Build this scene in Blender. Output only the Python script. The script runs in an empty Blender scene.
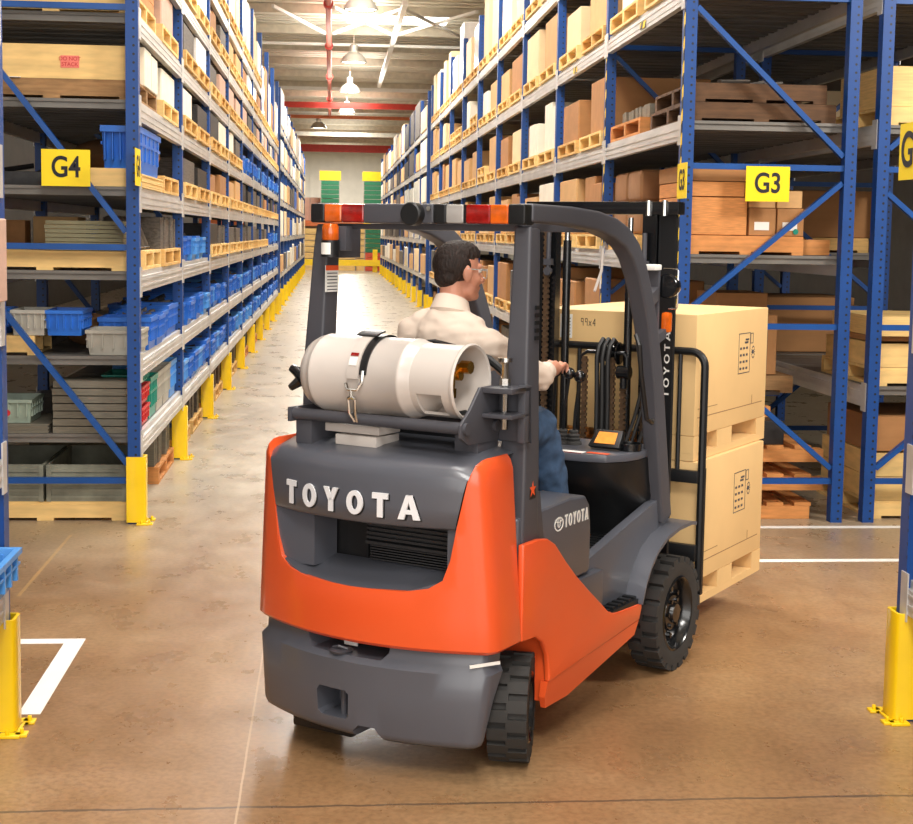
import bpy, bmesh, math, random
from math import pi, sin, cos, radians
from mathutils import Vector, Matrix, noise
random.seed(7)
C = bpy.context.scene.collection
SC = bpy.context.scene

# ---------------------------------------------------------------- materials
def lin(c):
    return tuple((x/12.92 if x <= .04045 else ((x+.055)/1.055)**2.4) for x in (v/255 for v in c)) + (1,)
MATS = {}
def mat(name, rgb, rough=.5, metal=0., var=.1, scale=6., stretch=(1, 1, 1), coat=0., bump=0., emit=None, estr=0., spec=.5):
    m = bpy.data.materials.new(name); m.use_nodes = True
    nt = m.node_tree; b = nt.nodes['Principled BSDF']; L = nt.links.new
    b.inputs['Roughness'].default_value = rough; b.inputs['Metallic'].default_value = metal
    b.inputs['Coat Weight'].default_value = coat; b.inputs['Coat Roughness'].default_value = .15
    b.inputs['Specular IOR Level'].default_value = spec
    tc = nt.nodes.new('ShaderNodeTexCoord'); mp = nt.nodes.new('ShaderNodeMapping'); nz = nt.nodes.new('ShaderNodeTexNoise')
    mp.inputs['Scale'].default_value = stretch
    nz.inputs['Scale'].default_value = scale; nz.inputs['Detail'].default_value = 4
    L(tc.outputs['Object'], mp.inputs['Vector']); L(mp.outputs['Vector'], nz.inputs['Vector'])
    r = nt.nodes.new('ShaderNodeValToRGB'); c = lin(rgb)
    r.color_ramp.elements[0].position = .3; r.color_ramp.elements[1].position = .7
    r.color_ramp.elements[0].color = tuple(x*(1-var) for x in c[:3])+(1,)
    r.color_ramp.elements[1].color = tuple(min(1, x*(1+var)) for x in c[:3])+(1,)
    L(nz.outputs['Fac'], r.inputs['Fac']); L(r.outputs['Color'], b.inputs['Base Color'])
    if bump:
        bp = nt.nodes.new('ShaderNodeBump'); bp.inputs['Strength'].default_value = bump; bp.inputs['Distance'].default_value = .01
        L(nz.outputs['Fac'], bp.inputs['Height']); L(bp.outputs['Normal'], b.inputs['Normal'])
    if emit:
        b.inputs['Emission Color'].default_value = lin(emit); b.inputs['Emission Strength'].default_value = estr
    MATS[name] = m
    return m
def post_mat(name, rgb):
    m = mat(name, rgb, .45, 0, .12, 5); nt = m.node_tree; L = nt.links.new; b = nt.nodes['Principled BSDF']
    ramp = next(n for n in nt.nodes if n.type == 'VALTORGB')
    tc = nt.nodes.new('ShaderNodeTexCoord'); sp = nt.nodes.new('ShaderNodeSeparateXYZ'); L(tc.outputs['Object'], sp.inputs[0])
    sn = nt.nodes.new('ShaderNodeSeparateXYZ'); L(tc.outputs['Normal'], sn.inputs[0])
    def M(op, a, bb=None, c=None):
        n = nt.nodes.new('ShaderNodeMath'); n.operation = op
        for i, v in enumerate((a, bb, c)):
            if v is None: continue
            if isinstance(v, (int, float)): n.inputs[i].default_value = v
            else: L(v, n.inputs[i])
        return n.outputs[0]
    zz = M('SUBTRACT', M('MODULO', sp.outputs['Z'], .055), .0275)
    isy = M('GREATER_THAN', M('ABSOLUTE', sn.outputs['Y']), .5)
    u = M('ADD', M('MULTIPLY', isy, M('SUBTRACT', sp.outputs['X'], .012)), M('MULTIPLY', M('SUBTRACT', 1., isy), sp.outputs['Y']))
    d = M('SQRT', M('ADD', M('MULTIPLY', zz, zz), M('MULTIPLY', u, u)))
    hole = M('LESS_THAN', d, .0085)
    mx = nt.nodes.new('ShaderNodeMixRGB'); L(hole, mx.inputs[0]); L(ramp.outputs[0], mx.inputs[1]); mx.inputs[2].default_value = (.006, .008, .012, 1)
    L(mx.outputs[0], b.inputs['Base Color'])
    return m
def stripe_mat(name, a, bcol, period=.2):
    m = bpy.data.materials.new(name); m.use_nodes = True; nt = m.node_tree; L = nt.links.new; b = nt.nodes['Principled BSDF']
    b.inputs['Roughness'].default_value = .5
    tc = nt.nodes.new('ShaderNodeTexCoord'); sp = nt.nodes.new('ShaderNodeSeparateXYZ'); L(tc.outputs['Object'], sp.inputs[0])
    ad = nt.nodes.new('ShaderNodeMath'); ad.operation = 'ADD'; L(sp.outputs['Z'], ad.inputs[0]); L(sp.outputs['Y'], ad.inputs[1])
    mo = nt.nodes.new('ShaderNodeMath'); mo.operation = 'PINGPONG'; L(ad.outputs[0], mo.inputs[0]); mo.inputs[1].default_value = period/2
    lt = nt.nodes.new('ShaderNodeMath'); lt.operation = 'LESS_THAN'; L(mo.outputs[0], lt.inputs[0]); lt.inputs[1].default_value = period*.25
    mx = nt.nodes.new('ShaderNodeMixRGB'); L(lt.outputs[0], mx.inputs[0]); mx.inputs[1].default_value = lin(a); mx.inputs[2].default_value = lin(bcol)
    L(mx.outputs[0], b.inputs['Base Color']); MATS[name] = m
    return m

post_mat('rack_blue', (4, 66, 138)); mat('brace_blue', (6, 74, 148), .4)
mat('steel', (205, 203, 200), .38, .35, .12, 9, (1, .3, 1)); mat('deck_steel', (120, 116, 110), .5, .3, .25, 7, (.3, 3, 1))
mat('yellow', (250, 208, 16), .35, 0, .06, 5, coat=.2); mat('sign_yellow', (255, 222, 10), .45, 0, .02)
mat('ink', (18, 20, 34), .6, 0, .05); mat('white', (240, 238, 232), .5, 0, .03)
stripe_mat('hazard', (250, 210, 20), (15, 15, 15), .16)
mat('wood', (222, 178, 108), .7, 0, .22, 5, (1, 1, 6), bump=.1); mat('wood_pale', (238, 200, 130), .65, 0, .14, 4, (1, 1, 5), bump=.1)
mat('wood_dark', (92, 64, 40), .8, 0, .3, 6, (1, 1, 6)); mat('wood_old', (160, 122, 80), .8, 0, .3, 6, (1, 1, 6), bump=.15); mat('wood_red', (206, 138, 76), .7, 0, .2, 5, (1, 1, 6))
mat('carton', (206, 162, 108), .75, 0, .06, 4); mat('carton_pale', (232, 204, 160), .75, 0, .05, 4); mat('carton_brown', (172, 122, 74), .75, 0, .08, 4)
mat('carton_white', (240, 232, 214), .7, 0, .05, 4); mat('carton_pink', (206, 168, 148), .75, 0, .08, 4); mat('tape', (196, 158, 104), .3, 0, .05)
mat('load_card', (228, 190, 132), .62, 0, .05, 3); mat('load_side', (150, 112, 76), .75, 0, .08, 3)
mat('tote_blue', (34, 108, 206), .4, 0, .12, 5); mat('tote_sky', (78, 152, 226), .4, 0, .1, 5); mat('tote_grey', (176, 172, 160), .45, 0, .12, 5)
mat('tote_red', (200, 30, 34), .4, 0, .1); mat('tote_teal', (20, 140, 120), .4, 0, .1); mat('tote_sage', (150, 165, 150), .5, 0, .12)
mat('metal_bin', (140, 140, 124), .6, .2, .3, 6); mat('dark_part', (44, 42, 42), .5, .3, .35, 14, bump=.3); mat('mid_part', (98, 92, 86), .55, .3, .4, 14, bump=.3)
mat('rib_brown', (104, 82, 68), .65, 0, .3, 9, bump=.2); mat('board_grey', (118, 112, 98), .75, 0, .2, 6, (1, 1, 8)); mat('board_green', (126, 120, 92), .75, 0, .25, 6, (1, 1, 8))
mat('film', (226, 222, 216), .18, 0, .1, 7, bump=.6); mat('paper_brown', (150, 108, 72), .8, 0, .15, 5, bump=.3)
mat('pink_label', (238, 128, 112), .6, 0, .08, 20)
# ---------------------------------------------------------------- mesh builder
class MB:
    def __init__(s): s.b = bmesh.new()
    def face(s, pts):
        return s.b.faces.new([s.b.verts.new(p) for p in pts])
    def box(s, x0, x1, y0, y1, z0, z1):
        v = [s.b.verts.new(p) for p in ((x0, y0, z0), (x1, y0, z0), (x1, y1, z0), (x0, y1, z0), (x0, y0, z1), (x1, y0, z1), (x1, y1, z1), (x0, y1, z1))]
        for f in ((0, 3, 2, 1), (4, 5, 6, 7), (0, 1, 5, 4), (1, 2, 6, 5), (2, 3, 7, 6), (3, 0, 4, 7)): s.b.faces.new([v[i] for i in f])
        return s
    def frust(s, x0, x1, y0, y1, z0, z1, dx, dy):   # bottom inset by dx, dy
        v = [s.b.verts.new(p) for p in ((x0+dx, y0+dy, z0), (x1-dx, y0+dy, z0), (x1-dx, y1-dy, z0), (x0+dx, y1-dy, z0), (x0, y0, z1), (x1, y0, z1), (x1, y1, z1), (x0, y1, z1))]
        for f in ((0, 3, 2, 1), (4, 5, 6, 7), (0, 1, 5, 4), (1, 2, 6, 5), (2, 3, 7, 6), (3, 0, 4, 7)): s.b.faces.new([v[i] for i in f])
        return s
    def bar(s, p, q, w, h, up=(0, 0, 1)):           # rectangular bar from p to q
        p, q = Vector(p), Vector(q); d = (q-p).normalized(); u = Vector(up)
        if abs(d.dot(u)) > .98: u = Vector((0, 1, 0))
        a = d.cross(u).normalized()*w/2; c = a.cross(d).normalized()*h/2
        s.loft([[p+a+c, p-a+c, p-a-c, p+a-c], [q+a+c, q-a+c, q-a-c, q+a-c]], True, True); return s
    def loft(s, rings, closed=True, caps=False):
        R = [[s.b.verts.new(p) for p in r] for r in rings]
        n = len(R[0])
        for i in range(len(R)-1):
            for j in range(n if closed else n-1):
                k = (j+1) % n
                try: s.b.faces.new((R[i][j], R[i][k], R[i+1][k], R[i+1][j]))
                except ValueError: pass
        if caps:
            s.b.faces.new(R[0][::-1]); s.b.faces.new(R[-1])
        return s
    def prism(s, poly, f0, f1):                     # poly of (u,v); f maps (u,v)->3D at each end
        s.loft([[f0(u, v) for u, v in poly], [f1(u, v) for u, v in poly]], True, True); return s
    def prism_x(s, poly, x0, x1): return s.prism(poly, lambda u, v: (x0, u, v), lambda u, v: (x1, u, v))
    def prism_y(s, poly, y0, y1): return s.prism(poly, lambda u, v: (u, y0, v), lambda u, v: (u, y1, v))
    def prism_z(s, poly, z0, z1): return s.prism(poly, lambda u, v: (u, v, z0), lambda u, v: (u, v, z1))
    def cyl(s, p, q, r0, r1=None, n=16):
        r1 = r0 if r1 is None else r1
        p, q = Vector(p), Vector(q); d = (q-p).normalized(); u = Vector((0, 0, 1)) if abs(d.z) < .9 else Vector((1, 0, 0))
        a = d.cross(u).normalized(); c = d.cross(a)
        s.loft([[p+(a*cos(t)+c*sin(t))*r0 for t in (2*pi*i/n for i in range(n))], [q+(a*cos(t)+c*sin(t))*r1 for t in (2*pi*i/n for i in range(n))]], True, True); return s
    def tube(s, pts, r, n=10, closed=False, caps=True):
        pts = [Vector(p) for p in pts]; m = len(pts); rings = []; prev = None
        for i, p in enumerate(pts):
            if closed: d = (pts[(i+1) % m]-pts[i-1])
            else: d = pts[min(i+1, m-1)]-pts[max(i-1, 0)]
            d.normalize()
            if prev is None: u = Vector((0, 0, 1)) if abs(d.z) < .9 else Vector((1, 0, 0)); a = d.cross(u).normalized()
            else: a = (prev-d*prev.dot(d)).normalized()
            prev = a; c = d.cross(a); rr = r[i] if isinstance(r, (list, tuple)) else r
            rings.append([p+(a*cos(t)+c*sin(t))*rr for t in (2*pi*k/n for k in range(n))])
        if closed: rings.append(rings[0]); caps = False
        s.loft(rings, True, caps); return s
    def lathe(s, prof, o=(0, 0, 0), axis='x', n=32, cap=True):   # prof: (r, t) along axis
        o = Vector(o); rings = []
        for r, t in prof:
            ring = []
            for k in range(n):
                a = 2*pi*k/n
                v = {'x': (t, r*cos(a), r*sin(a)), 'y': (r*sin(a), t, r*cos(a)), 'z': (r*cos(a), r*sin(a), t)}[axis]
                ring.append(o+Vector(v))
            rings.append(ring)
        s.loft(rings, True, cap); return s
    def ball(s, c, r, n=16, m=10, rot=None):
        c = Vector(c); r = Vector(r) if isinstance(r, (tuple, list)) else Vector((r, r, r)); rings = []
        for i in range(m+1):
            t = pi*(i+.001)/(m+.002); ring = []
            for k in range(n):
                a = 2*pi*k/n; v = Vector((r.x*sin(t)*cos(a), r.y*sin(t)*sin(a), r.z*cos(t)))
                if rot is not None: v = rot @ v
                ring.append(c+v)
            rings.append(ring)
        s.loft(rings, True, True); return s
    def cap_(s, p, q, r0, r1, n=16):                 # tapered capsule
        p, q = Vector(p), Vector(q); d = (q-p).normalized(); u = Vector((0, 0, 1)) if abs(d.z) < .9 else Vector((1, 0, 0))
        a = d.cross(u).normalized(); c = d.cross(a); rings = []
        for cen, r, sg in ((p, r0, -1), (q, r1, 1)):
            for i in range(6):
                t = (pi/2)*(i/5.); t = (pi/2-t) if sg < 0 else t
                t = min(t, pi/2-.02)
                rings.append([cen+d*sg*r*sin(t)+(a*cos(x)+c*sin(x))*r*cos(t) for x in (2*pi*k/n for k in range(n))])
        s.loft(rings, True, True); return s
    def data(s, name, m, smooth=True, bevel=0., angle=35, seg=2):
        b = s.b
        if bevel:
            bmesh.ops.remove_doubles(b, verts=b.verts, dist=1e-5)
            bmesh.ops.recalc_face_normals(b, faces=b.faces)
            es = [e for e in b.edges if len(e.link_faces) == 2 and e.calc_face_angle(0) > radians(30)]
            try: bmesh.ops.bevel(b, geom=es, offset=bevel, segments=seg, affect='EDGES', profile=.6, clamp_overlap=True)
            except Exception: pass
        bmesh.ops.recalc_face_normals(b, faces=b.faces)
        if smooth:
            for f in b.faces: f.smooth = True
            for e in b.edges:
                if len(e.link_faces) == 2 and e.calc_face_angle(0) > radians(angle): e.smooth = False
        me = bpy.data.meshes.new(name); b.to_mesh(me); b.free(); me.materials.append(MATS[m] if isinstance(m, str) else m)
        return me
    def build(s, name, m, parent=None, **k):
        return obj(name, s.data(name, m, **k), parent)
def obj(name, me, parent=None, loc=None, rotz=None):
    o = bpy.data.objects.new(name, me); C.objects.link(o)
    if parent is not None: o.parent = parent
    if loc is not None: o.location = loc
    if rotz is not None: o.rotation_euler = (0, 0, rotz)
    return o
def thing(name, label, cat, loc=(0, 0, 0), rotz=0., group=None):
    o = bpy.data.objects.new(name, None); C.objects.link(o); o.empty_display_size = .1
    o.location = loc; o.rotation_euler = (0, 0, rotz); return tag(o, label, cat, group)
def tag(o, label, cat, group=None):
    o['label'] = label; o['category'] = cat
    if group: o['group'] = group
    return o
def struct(o): o['kind'] = 'structure'; return o
def dup(o, parent=None, loc=None, rotz=None):
    c = o.copy(); C.objects.link(c)
    if parent is not None: c.parent = parent
    if loc is not None: c.location = loc
    if rotz is not None: c.rotation_euler = (0, 0, rotz)
    for k in ('label', 'group'):
        if k in c: del c[k]
    return c
def boolean(o, cut):                                  # cut: MB ; applied at once, the cutter is removed
    bmesh.ops.recalc_face_normals(cut.b, faces=cut.b.faces)
    me = bpy.data.meshes.new('cut'); cut.b.to_mesh(me); cut.b.free(); me.materials.append(o.data.materials[0])
    k = bpy.data.objects.new('cut', me); C.objects.link(k)
    k.parent = o.parent
    md = o.modifiers.new('b', 'BOOLEAN'); md.operation = 'DIFFERENCE'; md.object = k; md.solver = 'EXACT'
    apply_mods(o); bpy.data.objects.remove(k); bpy.data.meshes.remove(me)
    return o
def apply_mods(o):
    bpy.context.view_layer.update()
    dg = bpy.context.evaluated_depsgraph_get()
    me = bpy.data.meshes.new_from_object(o.evaluated_get(dg))
    o.modifiers.clear(); old = o.data; o.data = me
    return o
def resharp(o, angle=35):
    b = bmesh.new(); b.from_mesh(o.data)
    bmesh.ops.remove_doubles(b, verts=b.verts, dist=1e-5)
    for f in b.faces: f.smooth = True
    for e in b.edges: e.smooth = not (len(e.link_faces) == 2 and e.calc_face_angle(0) > radians(angle))
    b.to_mesh(o.data); b.free()
    return o
def remesh(o, vox, smooth=4):
    md = o.modifiers.new('r', 'REMESH'); md.mode = 'VOXEL'; md.voxel_size = vox; md.use_smooth_shade = True
    if smooth:
        sm = o.modifiers.new('s', 'SMOOTH'); sm.iterations = smooth; sm.factor = .5
    apply_mods(o)
    for p in o.data.polygons: p.use_smooth = True
    return o
# lettering as solid strokes: each glyph is a list of convex polygons in a unit-high box
def glyph(ch, w, s):
    def seg(a, b, t=s):
        a, b = Vector(a), Vector(b); d = (b-a).normalized(); n = Vector((-d.y, d.x))*t/2
        return [tuple(a+n), tuple(b+n), tuple(b-n), tuple(a-n)]
    if ch == 'T': return [[(0, 1-s), (w, 1-s), (w, 1), (0, 1)], [(w/2-s/2, 0), (w/2+s/2, 0), (w/2+s/2, 1-s), (w/2-s/2, 1-s)]]
    if ch == 'O':
        out = []; n = 20
        for i in range(n):
            a, b = 2*pi*i/n, 2*pi*(i+1)/n; R, r, H, h = w/2, w/2-s, .5, .5-s*.85
            out.append([(w/2+R*cos(a), .5+H*sin(a)), (w/2+R*cos(b), .5+H*sin(b)), (w/2+r*cos(b), .5+h*sin(b)), (w/2+r*cos(a), .5+h*sin(a))])
        return out
    if ch == 'Y': return [[(0, 1), (s*1.1, 1), (w/2+s*.5, .45), (w/2-s*.5, .45)], [(w, 1), (w-s*1.1, 1), (w/2-s*.5, .45), (w/2+s*.5, .45)], [(w/2-s/2, 0), (w/2+s/2, 0), (w/2+s/2, .47), (w/2-s/2, .47)]]
    if ch == 'A': return [[(0, 0), (s*1.1, 0), (w/2+s*.3, 1), (w/2-s*.5, 1)], [(w, 0), (w-s*1.1, 0), (w/2-s*.3, 1), (w/2+s*.5, 1)], [(w*.2, .22), (w*.8, .22), (w*.74, .22+s*.75), (w*.26, .22+s*.75)]]
    P = {'9': [(w, .55), (.1, .55), (.1, 1), (w, 1), (w, 0)], '4': [(w*.8, 0), (w*.8, 1), (0, .35), (w, .35)], '2': [(0, .9), (w, 1), (w, .6), (0, 0), (w, 0)], 'X': [(0, 0), (w, .7)], '-': [(0, .5), (w, .5)]}.get(ch, [(0, 0), (w, 1)])
    out = [seg(P[i], P[i+1]) for i in range(len(P)-1)]
    if ch == 'X': out.append(seg((0, .7), (w, 0)))
    return out
def letters(mb, txt, widths, gap, s, f, depth):       # f(u,v,d) -> 3D, u in units of the letter height
    u0 = 0
    for ch, w in zip(txt, widths):
        for poly in glyph(ch, w, s):
            # subdivide long edges a little so the word can follow a curve
            mb.prism(poly, lambda u, v: f(u0+u, v, 0), lambda u, v: f(u0+u, v, depth))
        u0 += w+gap
    return u0-gap
def label_text(name, txt, size, parent, loc, rot, m='ink', offset=.0, sx=1.):
    cu = bpy.data.curves.new(name, 'FONT'); cu.body = txt; cu.size = size; cu.align_x = 'CENTER'; cu.align_y = 'CENTER'; cu.extrude = .0008; cu.offset = offset
    cu.materials.append(MATS[m]); o = bpy.data.objects.new(name, cu); C.objects.link(o); bpy.context.view_layer.update()
    me = bpy.data.meshes.new_from_object(o.evaluated_get(bpy.context.evaluated_depsgraph_get())); bpy.data.objects.remove(o); o = bpy.data.objects.new(name, me); C.objects.link(o); o.parent = parent; o.location = loc; o.rotation_euler = rot; o.scale = (sx, 1, 1)
    return o
ORD = ['first', 'second', 'third', 'fourth', 'fifth', 'sixth', 'seventh', 'eighth', 'ninth', 'tenth', 'eleventh', 'twelfth', 'thirteenth']
EXPO = 0.12
WORLD = .5
AISLE_LIGHTS = [(.4, -1.5, 620), (.5, 4.5, 320), (.5, 12.5, 540), (.5, 20, 500), (.5, 28, 440), (.5, 37, 360), (.5, 47, 330), (.5, 58, 330), (.5, 70, 400), (.5, 76.5, 400), (.5, 92, 1500)]
REAR_FILLS = [((.0, -7, 3.6), 11, 6, 720, 84)]
SIDE_LIGHTS = [((6.8, 5.2, 5.6), (1.2, 6.8, .8), 1.6, 420)]
UPLIGHT = 60
# ---------------------------------------------------------------- camera
def camera():
    y, p, r = radians(5.0), radians(5.5), radians(.9)
    F = Vector((sin(y)*cos(p), cos(y)*cos(p), -sin(p))); R = Vector((cos(y), -sin(y), 0)); U = R.cross(F)
    R2 = R*cos(r)+U*sin(r); U2 = -R*sin(r)+U*cos(r)
    cd = bpy.data.cameras.new('camera'); co = bpy.data.objects.new('camera', cd); C.objects.link(co)
    M = Matrix((R2, U2, -F)).transposed().to_4x4(); M.translation = (0, 0, 1.97); co.matrix_world = M
    cd.sensor_fit = 'HORIZONTAL'; cd.sensor_width = 36; cd.lens = 1450*36/913; cd.shift_y = -38/913; cd.clip_end = 300
    SC.camera = co
camera()
SC.view_settings.view_transform = 'Standard'; SC.view_settings.look = 'None'; SC.view_settings.gamma = 1; SC.view_settings.exposure = EXPO
# ---------------------------------------------------------------- floor
def floor_mat():
    m = bpy.data.materials.new('floor_concrete'); m.use_nodes = True; nt = m.node_tree; L = nt.links.new; b = nt.nodes['Principled BSDF']
    tc = nt.nodes.new('ShaderNodeTexCoord'); sp = nt.nodes.new('ShaderNodeSeparateXYZ'); L(tc.outputs['Object'], sp.inputs[0])
    def nz(scale, detail=5, rough=.6, st=(1, 1, 1)):
        mp = nt.nodes.new('ShaderNodeMapping'); mp.inputs['Scale'].default_value = st; L(tc.outputs['Object'], mp.inputs[0])
        n = nt.nodes.new('ShaderNodeTexNoise'); n.inputs['Scale'].default_value = scale; n.inputs['Detail'].default_value = detail; n.inputs['Roughness'].default_value = rough
        L(mp.outputs[0], n.inputs['Vector']); return n.outputs['Fac']
    def ramp(f, stops):
        r = nt.nodes.new('ShaderNodeValToRGB'); L(f, r.inputs[0]); els = r.color_ramp.elements
        els[0].position, els[0].color = stops[0][0], lin(stops[0][1]); els[1].position, els[1].color = stops[-1][0], lin(stops[-1][1])
        for p, c in stops[1:-1]: e = els.new(p); e.color = lin(c)
        return r.outputs[0]
    def M(op, a, bb=None, c=None, clamp=False):
        n = nt.nodes.new('ShaderNodeMath'); n.operation = op; n.use_clamp = clamp
        for i, v in enumerate((a, bb, c)):
            if v is None: continue
            if isinstance(v, (int, float)): n.inputs[i].default_value = v
            else: L(v, n.inputs[i])
        return n.outputs[0]
    def mix(f, a, c, t='MIX'):
        n = nt.nodes.new('ShaderNodeMixRGB'); n.blend_type = t
        for i, v in enumerate((f, a, c)):
            if isinstance(v, (int, float)): n.inputs[i].default_value = v
            elif isinstance(v, tuple): n.inputs[i].default_value = v
            else: L(v, n.inputs[i])
        return n.outputs[0]
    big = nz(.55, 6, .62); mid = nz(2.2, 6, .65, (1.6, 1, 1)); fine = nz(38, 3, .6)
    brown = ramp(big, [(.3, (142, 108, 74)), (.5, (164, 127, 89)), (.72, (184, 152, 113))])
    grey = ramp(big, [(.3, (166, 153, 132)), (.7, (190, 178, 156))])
    # brown in the cross aisle, turning grey along the long aisle
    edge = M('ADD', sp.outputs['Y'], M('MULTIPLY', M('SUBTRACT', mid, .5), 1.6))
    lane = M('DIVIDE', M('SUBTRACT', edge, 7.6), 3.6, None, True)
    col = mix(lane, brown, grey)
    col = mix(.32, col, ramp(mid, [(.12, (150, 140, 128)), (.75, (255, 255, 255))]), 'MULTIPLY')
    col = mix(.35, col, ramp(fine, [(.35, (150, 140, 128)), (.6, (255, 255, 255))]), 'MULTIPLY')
    # sawn joints and a thin scratch
    wob = M('MULTIPLY', M('SUBTRACT', nz(6., 4), .5), .03)
    j1 = M('LESS_THAN', M('ABSOLUTE', M('SUBTRACT', M('ADD', sp.outputs['Y'], wob), 4.855)), .008)
    j2 = M('LESS_THAN', M('ABSOLUTE', M('ADD', M('ADD', sp.outputs['X'], M('MULTIPLY', wob, .2)), .305)), .004)
    j3 = M('MULTIPLY', M('LESS_THAN', M('ABSOLUTE', M('ADD', sp.outputs['X'], 1.66)), .010), M('MULTIPLY', M('GREATER_THAN', sp.outputs['Y'], 7.8), M('LESS_THAN', sp.outputs['Y'], 9.4)))
    col = mix(M('MULTIPLY', j1, .75), col, lin((84, 70, 58))); col = mix(M('MULTIPLY', j2, .55), col, lin((206, 178, 142))); col = mix(M('MULTIPLY', j3, .3), col, lin((224, 180, 110)))
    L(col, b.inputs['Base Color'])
    rr = nt.nodes.new('ShaderNodeMapRange'); L(mid, rr.inputs[0]); rr.inputs[1].default_value = .3; rr.inputs[2].default_value = .7; rr.inputs[3].default_value = .22; rr.inputs[4].default_value = .42
    L(rr.outputs[0], b.inputs['Roughness']); b.inputs['Specular IOR Level'].default_value = .35
    bp = nt.nodes.new('ShaderNodeBump'); bp.inputs['Strength'].default_value = .12; bp.inputs['Distance'].default_value = .004; L(fine, bp.inputs['Height']); L(bp.outputs[0], b.inputs['Normal'])
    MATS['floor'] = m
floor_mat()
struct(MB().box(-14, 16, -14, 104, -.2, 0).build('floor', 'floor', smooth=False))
for i, (x0, x1, y0, y1) in enumerate([(2.2, 4.7, 9.56, 9.63), (1.2, 4.4, 8.54, 8.61), (-2.1, -1.165, 6.885, 6.965), (-1.255, -1.165, 5.86, 6.885), (-1.30, -1.255, 5.86, 5.91)]):
    o = MB().box(x0, x1, y0, y1, .0005, .002).build('floor_line', 'white', smooth=False)
    tag(o, ['white floor line along the foot of the racks behind the load', 'white floor line across the floor nearer than the rack feet', 'white painted line running left from the corner on the floor', 'broad white floor line running away from the near yellow guard', 'short white line stub beside the near left yellow guard'][i], 'floor marking')
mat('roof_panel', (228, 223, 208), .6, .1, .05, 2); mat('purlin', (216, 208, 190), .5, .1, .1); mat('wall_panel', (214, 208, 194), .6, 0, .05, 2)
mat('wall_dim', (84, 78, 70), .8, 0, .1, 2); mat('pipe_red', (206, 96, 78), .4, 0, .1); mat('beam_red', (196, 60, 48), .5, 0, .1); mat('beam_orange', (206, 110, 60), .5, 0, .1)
mat('truss_white', (244, 242, 236), .4, 0, .03); mat('skylight_glow', (255, 255, 255), .4, 0, .0, emit=(255, 253, 245), estr=6.)
mat('lamp_glow', (255, 255, 255), .4, 0, 0, emit=(255, 246, 228), estr=9.); mat('lamp_shade', (170, 165, 155), .3, .4, .05)
ZC = 7.6
b = MB()
n = 0
y = -14.
while y < 104:                                          # trapezoid roof sheets, ribs across the aisle
    b.box(-14, 16, y, y+.30, ZC, ZC+.02); b.box(-14, 16, y+.30, y+.5, ZC+.06, ZC+.08); y += .5
b.box(-14, 16, -14, 104, ZC+.1, ZC+.2)
struct(b.build('ceiling', 'roof_panel', smooth=False))
pur = MB().box(-14, 16, -.05, .05, -.22, 0).data('trim', 'purlin', smooth=False)
k = 0
for i in range(24):
    k += 1
    struct(obj('trim_%d' % k, pur, None, (0, 11.+i*3.7, ZC-.005)))
b = MB(); b.box(-14, 16, 100, 100.2, 0, ZC)
for i in range(60): b.box(-14+i*.5, -13.8+i*.5, 99.95, 100, 0, ZC)
struct(b.build('wall_far', 'wall_panel', smooth=False))
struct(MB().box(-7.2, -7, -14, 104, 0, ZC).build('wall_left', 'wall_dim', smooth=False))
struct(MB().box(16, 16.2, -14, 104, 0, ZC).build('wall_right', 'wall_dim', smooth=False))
# steel under the roof: girders, red beams, cross bracing
for nm, y, z, m, h in (('trim_30', 53., 7.1, 'truss_white', .12), ('trim_31', 41., 7.15, 'truss_white', .07), ('trim_32', 57.5, 6.9, 'beam_red', .22), ('trim_33', 64.6, 7.0, 'beam_orange', .14), ('trim_34', 84., 6.75, 'beam_red', .42), ('trim_35', 72., 6.75, 'purlin', .2)):
    struct(MB().box(-14, 16, y-.06, y+.06, z-h/2, z+h/2).build(nm, m, smooth=False))
struct(MB().bar((1.64, 33.5, 7.2), (1.64, 52, 7.15), .12, .14).build('trim_36', 'truss_white', smooth=False))
kk = 40
for (x0, x1) in ((.02, 1.6), (1.68, 3.4), (-1.4, -.2)):
    for a, c in (((x0, 34.8), (x1, 39.3)), ((x0, 39.3), (x1, 34.8))):
        if x0 < -1 and a[1] > 35: continue
        struct(MB().bar((a[0], a[1], 7.22), (c[0], c[1], 7.22), .07, .07).build('trim_%d' % kk, 'truss_white', smooth=False)); kk += 1
# sprinkler main
t = thing('sprinkler_pipe', 'long dull red sprinkler pipe running along the aisle under the roof', 'pipe', (-.1, 32, 7.1))
MB().cyl((0, -30, 0), (0, 34, 0), .07, n=12).build('pipe', 'pipe_red', t)
hg = MB().cyl((0, -.12, 0), (0, .12, 0), .115, n=12).data('coupling', 'beam_red')
for y in (-8, 1.5, 9, 17, 25): obj('coupling', hg, t, (0, y, 0))
# roof windows
for i, (x0, x1) in enumerate(((.38, 1.62), (1.74, 3.0))):
    t = struct(MB().box(x0, x1, 37.4, 39.4, ZC-.08, ZC-.03).build('window_%d' % (i+1), 'skylight_glow', smooth=False))
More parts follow.
